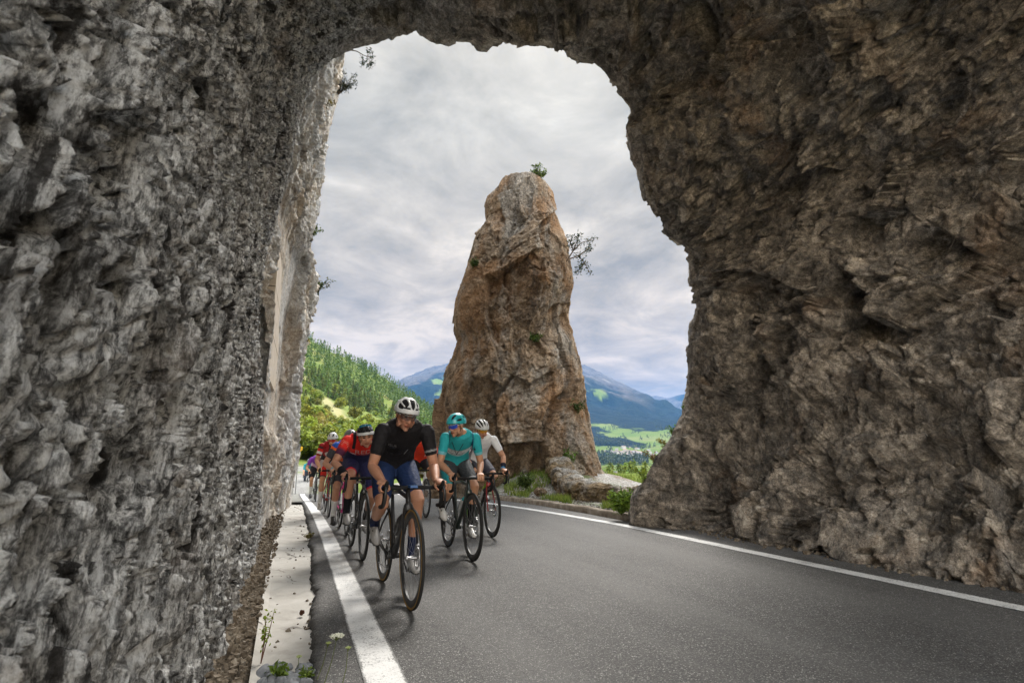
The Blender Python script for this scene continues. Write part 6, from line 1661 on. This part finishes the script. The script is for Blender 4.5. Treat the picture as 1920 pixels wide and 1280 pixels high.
# ------------------------------------------------------------------ small things by the road and far off
def build_details():
    sm = rock_mat('river_stone', 'wall'); t = NT('grey_stone'); v = t.coord(); sg = t.done(t.ramp(t.noise(v, 12, 6, .65), [(.3, (.09, .095, .105)), (.55, (.20, .21, .225)), (.75, (.36, .36, .36))]), .75, t.bump(t.noise(v, 60, 5), .4, .004), .3)
    rs = np.random.RandomState(4)
    adj = ['blue grey', 'pale grey', 'dark grey', 'brownish', 'flat grey', 'rounded grey', 'speckled grey']
    spots = [(497, 1262, .050), (515, 1256, .034), (507, 1277, .045), (531, 1252, .038), (540, 1266, .040), (550, 1276, .046), (566, 1255, .046), (576, 1250, .030), (563, 1268, .052), (548, 1283, .045), (588, 1262, .030), (527, 1279, .040), (573, 1282, .038), (495, 1280, .042), (597, 1252, .020), (521, 1245, .022)]
    for k, (x, y, r) in enumerate(spots):
        p = on_ground(x, y, -.035); o = stone('stone', p, (r * rs.uniform(.8, 1.25), r * rs.uniform(.7, 1), r * rs.uniform(.55, .8)), k + 1, sg, 26, .30, rz=rs.rand() * 6)
        tag(o, 'grey stone in the small heap at the near end of the gutter', 'stone', 'stones heaped at the end of the gutter')
    p = on_ground(566, 1151, -.03); o = stone('earth_clod', p + (0, 0, .012), (.017, .016, .016), 50, plain('brown_clod', (.06, .028, .018), .9, .1, 0, .4, .8, 120), 22, .5); tag(o, 'reddish brown clod lying on the pale concrete gutter', 'clod')
    # loose rubble along the foot of the wall: nobody could count it
    s = Soup(); rs = np.random.RandomState(14)
    for k in range(1500):
        Y = 3.0 + 14 * rs.rand() ** 1.5; x = -.40 + .26 * rs.rand() ** .8 if rs.rand() < .9 else rs.uniform(-.12, .2)
        r = .003 + .017 * rs.rand() ** 2.2 * (1 if x < -.13 else .5); z = float(road_z(Y)) + (-.0 if x < -.15 else -.045) + .03 * max(0, (-.14 - x) * 4)
        u = rs.uniform(-1, 1, (8, 3)); u /= np.linalg.norm(u, axis=1)[:, None]
        c = np.array([x, Y, z]); q = np.array([[i, j, l] for i in (-1, 1) for j in (-1, 1) for l in (-1, 1)]) * r * rs.uniform(.5, 1.2, 3) + rs.normal(size=(8, 3)) * r * .25
        an = rs.rand() * 6; q = q @ np.array(Matrix.Rotation(an, 3, 'Z') @ Matrix.Rotation(an * 2, 3, 'X')).T
        s.add(q + c, [(0, 1, 3, 2), (4, 6, 7, 5), (0, 4, 5, 1), (2, 3, 7, 6), (0, 2, 6, 4), (1, 5, 7, 3)])
    for k in range(420):
        Y = 1.8 + 6.2 * rs.rand(); x = 5.16 + .40 * rs.rand() ** .35
        r = rs.uniform(.004, .020) * (1.6 if x > 5.3 and rs.rand() < .15 else 1); z = .3 * r
        c = np.array([x, Y, z]); q = np.array([[i, j, l] for i in (-1, 1) for j in (-1, 1) for l in (-1, 1)]) * r * rs.uniform(.5, 1.2, 3) + rs.normal(size=(8, 3)) * r * .25
        an = rs.rand() * 6; q = q @ np.array(Matrix.Rotation(an, 3, 'Z') @ Matrix.Rotation(an * 2, 3, 'X')).T
        s.add(q + c, [(0, 1, 3, 2), (4, 6, 7, 5), (0, 4, 5, 1), (2, 3, 7, 6), (0, 2, 6, 4), (1, 5, 7, 3)])
    t = NT('rubble'); v = t.coord(); rm = t.done(t.ramp(t.noise(v, 25, 4, .7), [(.3, (.05, .038, .027)), (.5, (.13, .103, .075)), (.7, (.25, .22, .18))]), .9, None, .2)
    tag(s.obj('rubble', rm, smooth=False), kind='stuff')
    s = Soup(); rs = np.random.RandomState(24)
    for k in range(2200):
        Y = 8.3 + 7 * rs.rand(); x = np.interp(Y, [8, 14.5, 18], [5.24, 5.22, 4.95]) + .18 + 1.8 * rs.rand(); r = rs.uniform(.006, .022)
        c = np.array([x, Y, float(shelf_z(x, Y)) + r * .3]); q = np.array([[i, j, l] for i in (-1, 1) for j in (-1, 1) for l in (-1, 1)]) * r * rs.uniform(.5, 1.2, 3) + rs.normal(size=(8, 3)) * r * .25
        s.add(q + c, [(0, 1, 3, 2), (4, 6, 7, 5), (0, 4, 5, 1), (2, 3, 7, 6), (0, 2, 6, 4), (1, 5, 7, 3)])
    t = NT('gravel_stones'); v = t.coord(); gm = t.done(t.ramp(t.noise(v, 18, 4, .7), [(.3, (.14, .13, .12)), (.5, (.30, .285, .27)), (.7, (.52, .50, .47))]), .9, None, .2)
    tag(s.obj('gravel_stones', gm, smooth=False), kind='stuff')
    for k, (x, y, r, lab) in enumerate([(1013, 922, .16, 'pinkish boulder half sunk in the grassy bank'), (1008, 893, .26, 'larger pale boulder against the foot of the rock tower'), (953, 905, .42, 'brown boulder slumped against the rock tower close to the kerb')]):
        p = on_ground(x, y, .22); o = stone('boulder', p, (r, r * .8, r * .7), 70 + k, rock_mat('boulder_rock_%d' % k, 'pillar'), 40, .35); tag(o, lab, 'boulder', 'boulders on the bank')
    # stone plaque on the cliff
    t = NT('pale_marble'); v = t.coord(); pm = t.done(t.ramp(t.noise(v, 4, 7, .6, .6), [(.3, (.46, .38, .29)), (.55, (.60, .52, .42)), (.75, (.68, .62, .54))]), .6, t.bump(t.noise(v, 60, 3), .2, .003), .3)
    A, B = at_Y(524, 552, 10.9), at_Y(508, 742, 10.9); Yn = 8.2
    C_, D_ = np.array([B[0] - .02, Yn, B[2]]), np.array([A[0] - .02, Yn, A[2] + .02])
    r = empty('marble_plaque', (B + C_) / 2); tag(r, 'large pale marble plaque in panels fixed to the cliff beside the arch', 'plaque')
    o_ = (B + C_) / 2; n = np.cross(A - B, C_ - B); n /= np.linalg.norm(n); n = n if n[0] > 0 else -n
    for i in range(3):
        z0, z1 = i / 3 + .004, (i + 1) / 3 - .004
        q = [B + (A - B) * z0, B + (A - B) * z1, C_ + (D_ - C_) * z1, C_ + (D_ - C_) * z0]
        s = Soup(); s.add(np.array([p - o_ + n * .09 for p in q] + [p - o_ - n * .12 for p in q]), [(0, 1, 2, 3), (7, 6, 5, 4), (0, 4, 5, 1), (1, 5, 6, 2), (2, 6, 7, 3), (3, 7, 4, 0)]); s.obj('panel', pm, r, False)
    # sign post, marker, posts
    blu = plain('sign_back', (.05, .075, .13), .5, .4); yel = plain('yellow_sign', (.75, .45, .03), .5, .4); gal = plain('galvanised', (.35, .36, .37), .45, .5, .6); wood = plain('old_wood', (.07, .045, .03), .9, .1, 0, .3, .6, 20); whi = plain('sign_white', (.7, .7, .7), .5, .4)
    Y = 25.; z = float(road_z(Y)); b = at_Y(550, 895, Y); b[2] = z - .2
    def hz(y, x=550): return at_Y(x, y, Y)[2] - b[2]
    r = empty('road_sign', b); tag(r, 'dark blue road signs, one round, on one pole at the bend', 'road sign'); Soup().tube([(0, 0, 0), (0, 0, hz(833))], .03, 10).obj('pole', gal, r)
    Soup().box((.02, -.04, hz(838)), (.17, .012, .13)).obj('sign_panel', blu, r, False)
    s = Soup(); s.lathe_y((-.03, -.04, hz(849)), [(.16, -.012), (.16, .012), (.001, .012), (.001, -.012)], 28); s.obj('sign_panel', blu, r)
    b2 = at_Y(556, 895, Y + 1.); b2[2] = z - .25; r = empty('yellow_marker', b2); tag(r, 'yellow road sign on a thin pole beside the blue signs', 'road sign'); Soup().tube([(0, 0, 0), (0, 0, at_Y(556, 838, Y + 1)[2] - b2[2])], .022, 8).obj('pole', gal, r); 
    s = Soup(); h2 = at_Y(556, 842, Y + 1)[2] - b2[2]; s.add(np.array([(x, y, h2 + z_) for y in (-.05, -.03) for x, z_ in ((-.16, .12), (.16, .12), (.16, -.02), (.0, -.15), (-.16, -.02))]), [(0, 1, 2, 3, 4), (9, 8, 7, 6, 5)] + [(i, i + 5, (i + 1) % 5 + 5, (i + 1) % 5) for i in range(5)]); s.obj('sign_panel', yel, r, False)
    first = None; labs = ['nearest', 'second', 'third', 'fourth', 'farthest']
    for k, (x, y, Y) in enumerate([(541.5, 893, 20.5), (544.5, 890, 22.2), (547.5, 887, 24.), (550, 884, 26.), (552, 881, 28.)]):
        p = at_Y(x, y, Y); p[2] = float(road_z(Y)) - .1
        if first is None: first = o = Soup().tube([(0, 0, 0), (0, 0, .62), (0, 0, .66)], [.045, .045, .025], 10).obj('wooden_post', wood)
        else: o = first.copy(); COL.objects.link(o)
        o.location = p; tag(o, labs[k] + ' dark wooden post along the verge beyond the cliff', 'post', 'wooden posts along the verge')
    # verge with its strip of dry grass beyond the cliff
    t = NT('verge'); v = t.coord(); c = t.ramp(t.noise(v, 3, 6, .65), [(.35, (.14, .135, .12)), (.6, (.25, .245, .225))]); vm = t.done(t.mix(t.attr('edge'), (.20, .17, .05), c), .9, t.bump(t.noise(v, 12, 6), .6, .04), .2)
    Yv = np.linspace(16.6, 48, 160); xa = np.interp(Yv, [16, 25, 48], [-.9, -1.2, -1.6]); xb = left_line(Yv) - .06
    t_ = np.linspace(0, 1, 24); X = xa[:, None] * (1 - t_) + xb[:, None] * t_; Z = np.repeat(road_z(Yv)[:, None], 24, 1) + .012 + .03 * np.exp(-((t_ - .62) / .12) ** 2)
    P = np.stack([X, np.repeat(Yv[:, None], 24, 1), Z], -1).reshape(-1, 3); P[:, 2] += .012 * fbm(P * 3, 3)
    me = quads_mesh('verge', P, grid_quads(160, 24)[:, ::-1]); set_attr(me, 'edge', 1 - np.exp(-((np.tile(t_, 160) - .62 + .05 * perlin(P * 1.2)) / .10) ** 2)); tag(link('verge', me, vm), kind='structure')
    # scree stones on the slope at the bend
    # the town on the valley floor
    wl = [plain('house_wall_%d' % k, c, .8, .2, 0, .06) for k, c in enumerate([(.40, .385, .36), (.34, .31, .27), (.43, .42, .41), (.30, .28, .26)])]; rf = [plain('house_roof_%d' % k, c, .8, .2, 0, .1) for k, c in enumerate([(.16, .12, .10), (.24, .15, .11), (.20, .20, .20)])]
    rs = np.random.RandomState(8); prot = []
    def house(wm, rm, w, d, h):
        me = bpy.data.meshes.new('house')
        v = [(-w, -d, -4), (w, -d, -4), (w, d, -4), (-w, d, -4), (-w, -d, h), (w, -d, h), (w, d, h), (-w, d, h), (-w, 0, h + d * .55), (w, 0, h + d * .55)]
        e = .8; v += [(-w - e, -d - e, h - .4), (w + e, -d - e, h - .4), (w + e, d + e, h - .4), (-w - e, d + e, h - .4), (-w - e, 0, h + d * .58), (w + e, 0, h + d * .58)]
        f = [(0, 1, 5, 4), (1, 2, 6, 9, 5), (2, 3, 7, 6), (3, 0, 4, 8, 7), (10, 11, 15, 14), (12, 13, 14, 15)]
        for k in range(3):
            x = -w * .6 + w * .6 * k
            for zz in (h * .22, h * .62):
                i = len(v); v += [(x - .7, -d - .05, zz), (x + .7, -d - .05, zz), (x + .7, -d - .05, zz + 1.6), (x - .7, -d - .05, zz + 1.6)]; f.append((i, i + 1, i + 2, i + 3))
        me.from_pydata(v, [], f); me.materials.append(wm); me.materials.append(rm); me.materials.append(plain('dark_window', (.05, .06, .07), .2, .5))
        for k, p in enumerate(me.polygons): p.material_index = 1 if k in (4, 5) else (2 if k > 5 else 0)
        return me
    for k in range(6): prot.append(house(wl[k % 4], rf[k % 3], rs.uniform(5, 9), rs.uniform(4, 6), rs.uniform(5, 9)))
    n = 0; fo = {}
    for k in range(80):
        px = rs.normal(1185, 26) if k < 110 else rs.uniform(1118, 1230); py = rs.normal(853, 5) if k < 110 else rs.uniform(838, 866); 
        if not (1110 < px < 1245 and 836 < py < 868): continue
        d = sight(px, py); h = VALLEY.ray_cast(Vector(EYE), Vector(d))
        if not h[0]: continue
        i = rs.randint(6)
        if i not in fo: fo[i] = o = bpy.data.objects.new('house', prot[i]); tag(o, 'small pale house in the valley town', 'house', 'houses of the valley town')
        else: o = fo[i].copy()
        COL.objects.link(o); o.location = h[0]; o.rotation_euler = (0, 0, -YAW + rs.uniform(-.7, .7)); s_ = rs.uniform(.42, .72); o.scale = (s_, s_, s_); n += 1
    # woods and hedgerow trees on the valley floor
    vs, qs, ts = [], [], []; off = 0; rs = np.random.RandomState(18)
    for k in range(1500):
        c = rs.rand()
        if c < .35: px, py = rs.uniform(1110, 1215), rs.uniform(852, 872)
        elif c < .6: px, py = rs.uniform(1112, 1165) , rs.uniform(826, 836)
        else: px, py = rs.uniform(1105, 1290), rs.uniform(800, 850)
        if c >= .6 and perlin(np.array([[px * .045, py * .09, 7.]]))[0] < .18: continue
        if c < .35 and py < 858 and px > 1150: continue
        h = VALLEY.ray_cast(Vector(EYE), Vector(sight(px, py)))
        if not h[0]: continue
        H_ = rs.uniform(8, 15); m = 22; rk = np.random.RandomState(k); zz = rk.rand(m); a = rk.rand(m) * 6.28; rr = (1 - zz * .8) * .35 * H_ * rk.rand(m) ** .5
        P = np.stack([h[0].x + rr * np.cos(a), h[0].y + rr * np.sin(a), h[0].z + H_ * zz], 1); v, q, tt = leaf_cards(P, np.full(m, .16 * H_), rk, .6, .6)
        vs.append(v); qs.append(q + off); ts.append(tt); off += len(v)
    me = quads_mesh('valley_woods', np.concatenate(vs), np.concatenate(qs)); set_attr(me, 'tint', np.concatenate(ts)); tag(link('valley_woods', me, leaf_mat('valley_leaf', (.015, .035, .012), (.05, .08, .025)), smooth=False), kind='stuff')
SKIP = os.environ.get('SKIP', '').split(',')
import time; T0=time.time()
if 'rock' not in SKIP:
    build_tunnel(); CLIFF = build_cliff(); PILLAR = build_pillar()
build_road(); build_shelf(); build_low_wall()
HILL = build_terrain(); VALLEY = build_valley()
if 'veg' not in SKIP: build_trees(); build_small_plants(); build_details()
build_world(); build_camera()
if 'haze' not in SKIP: build_haze()
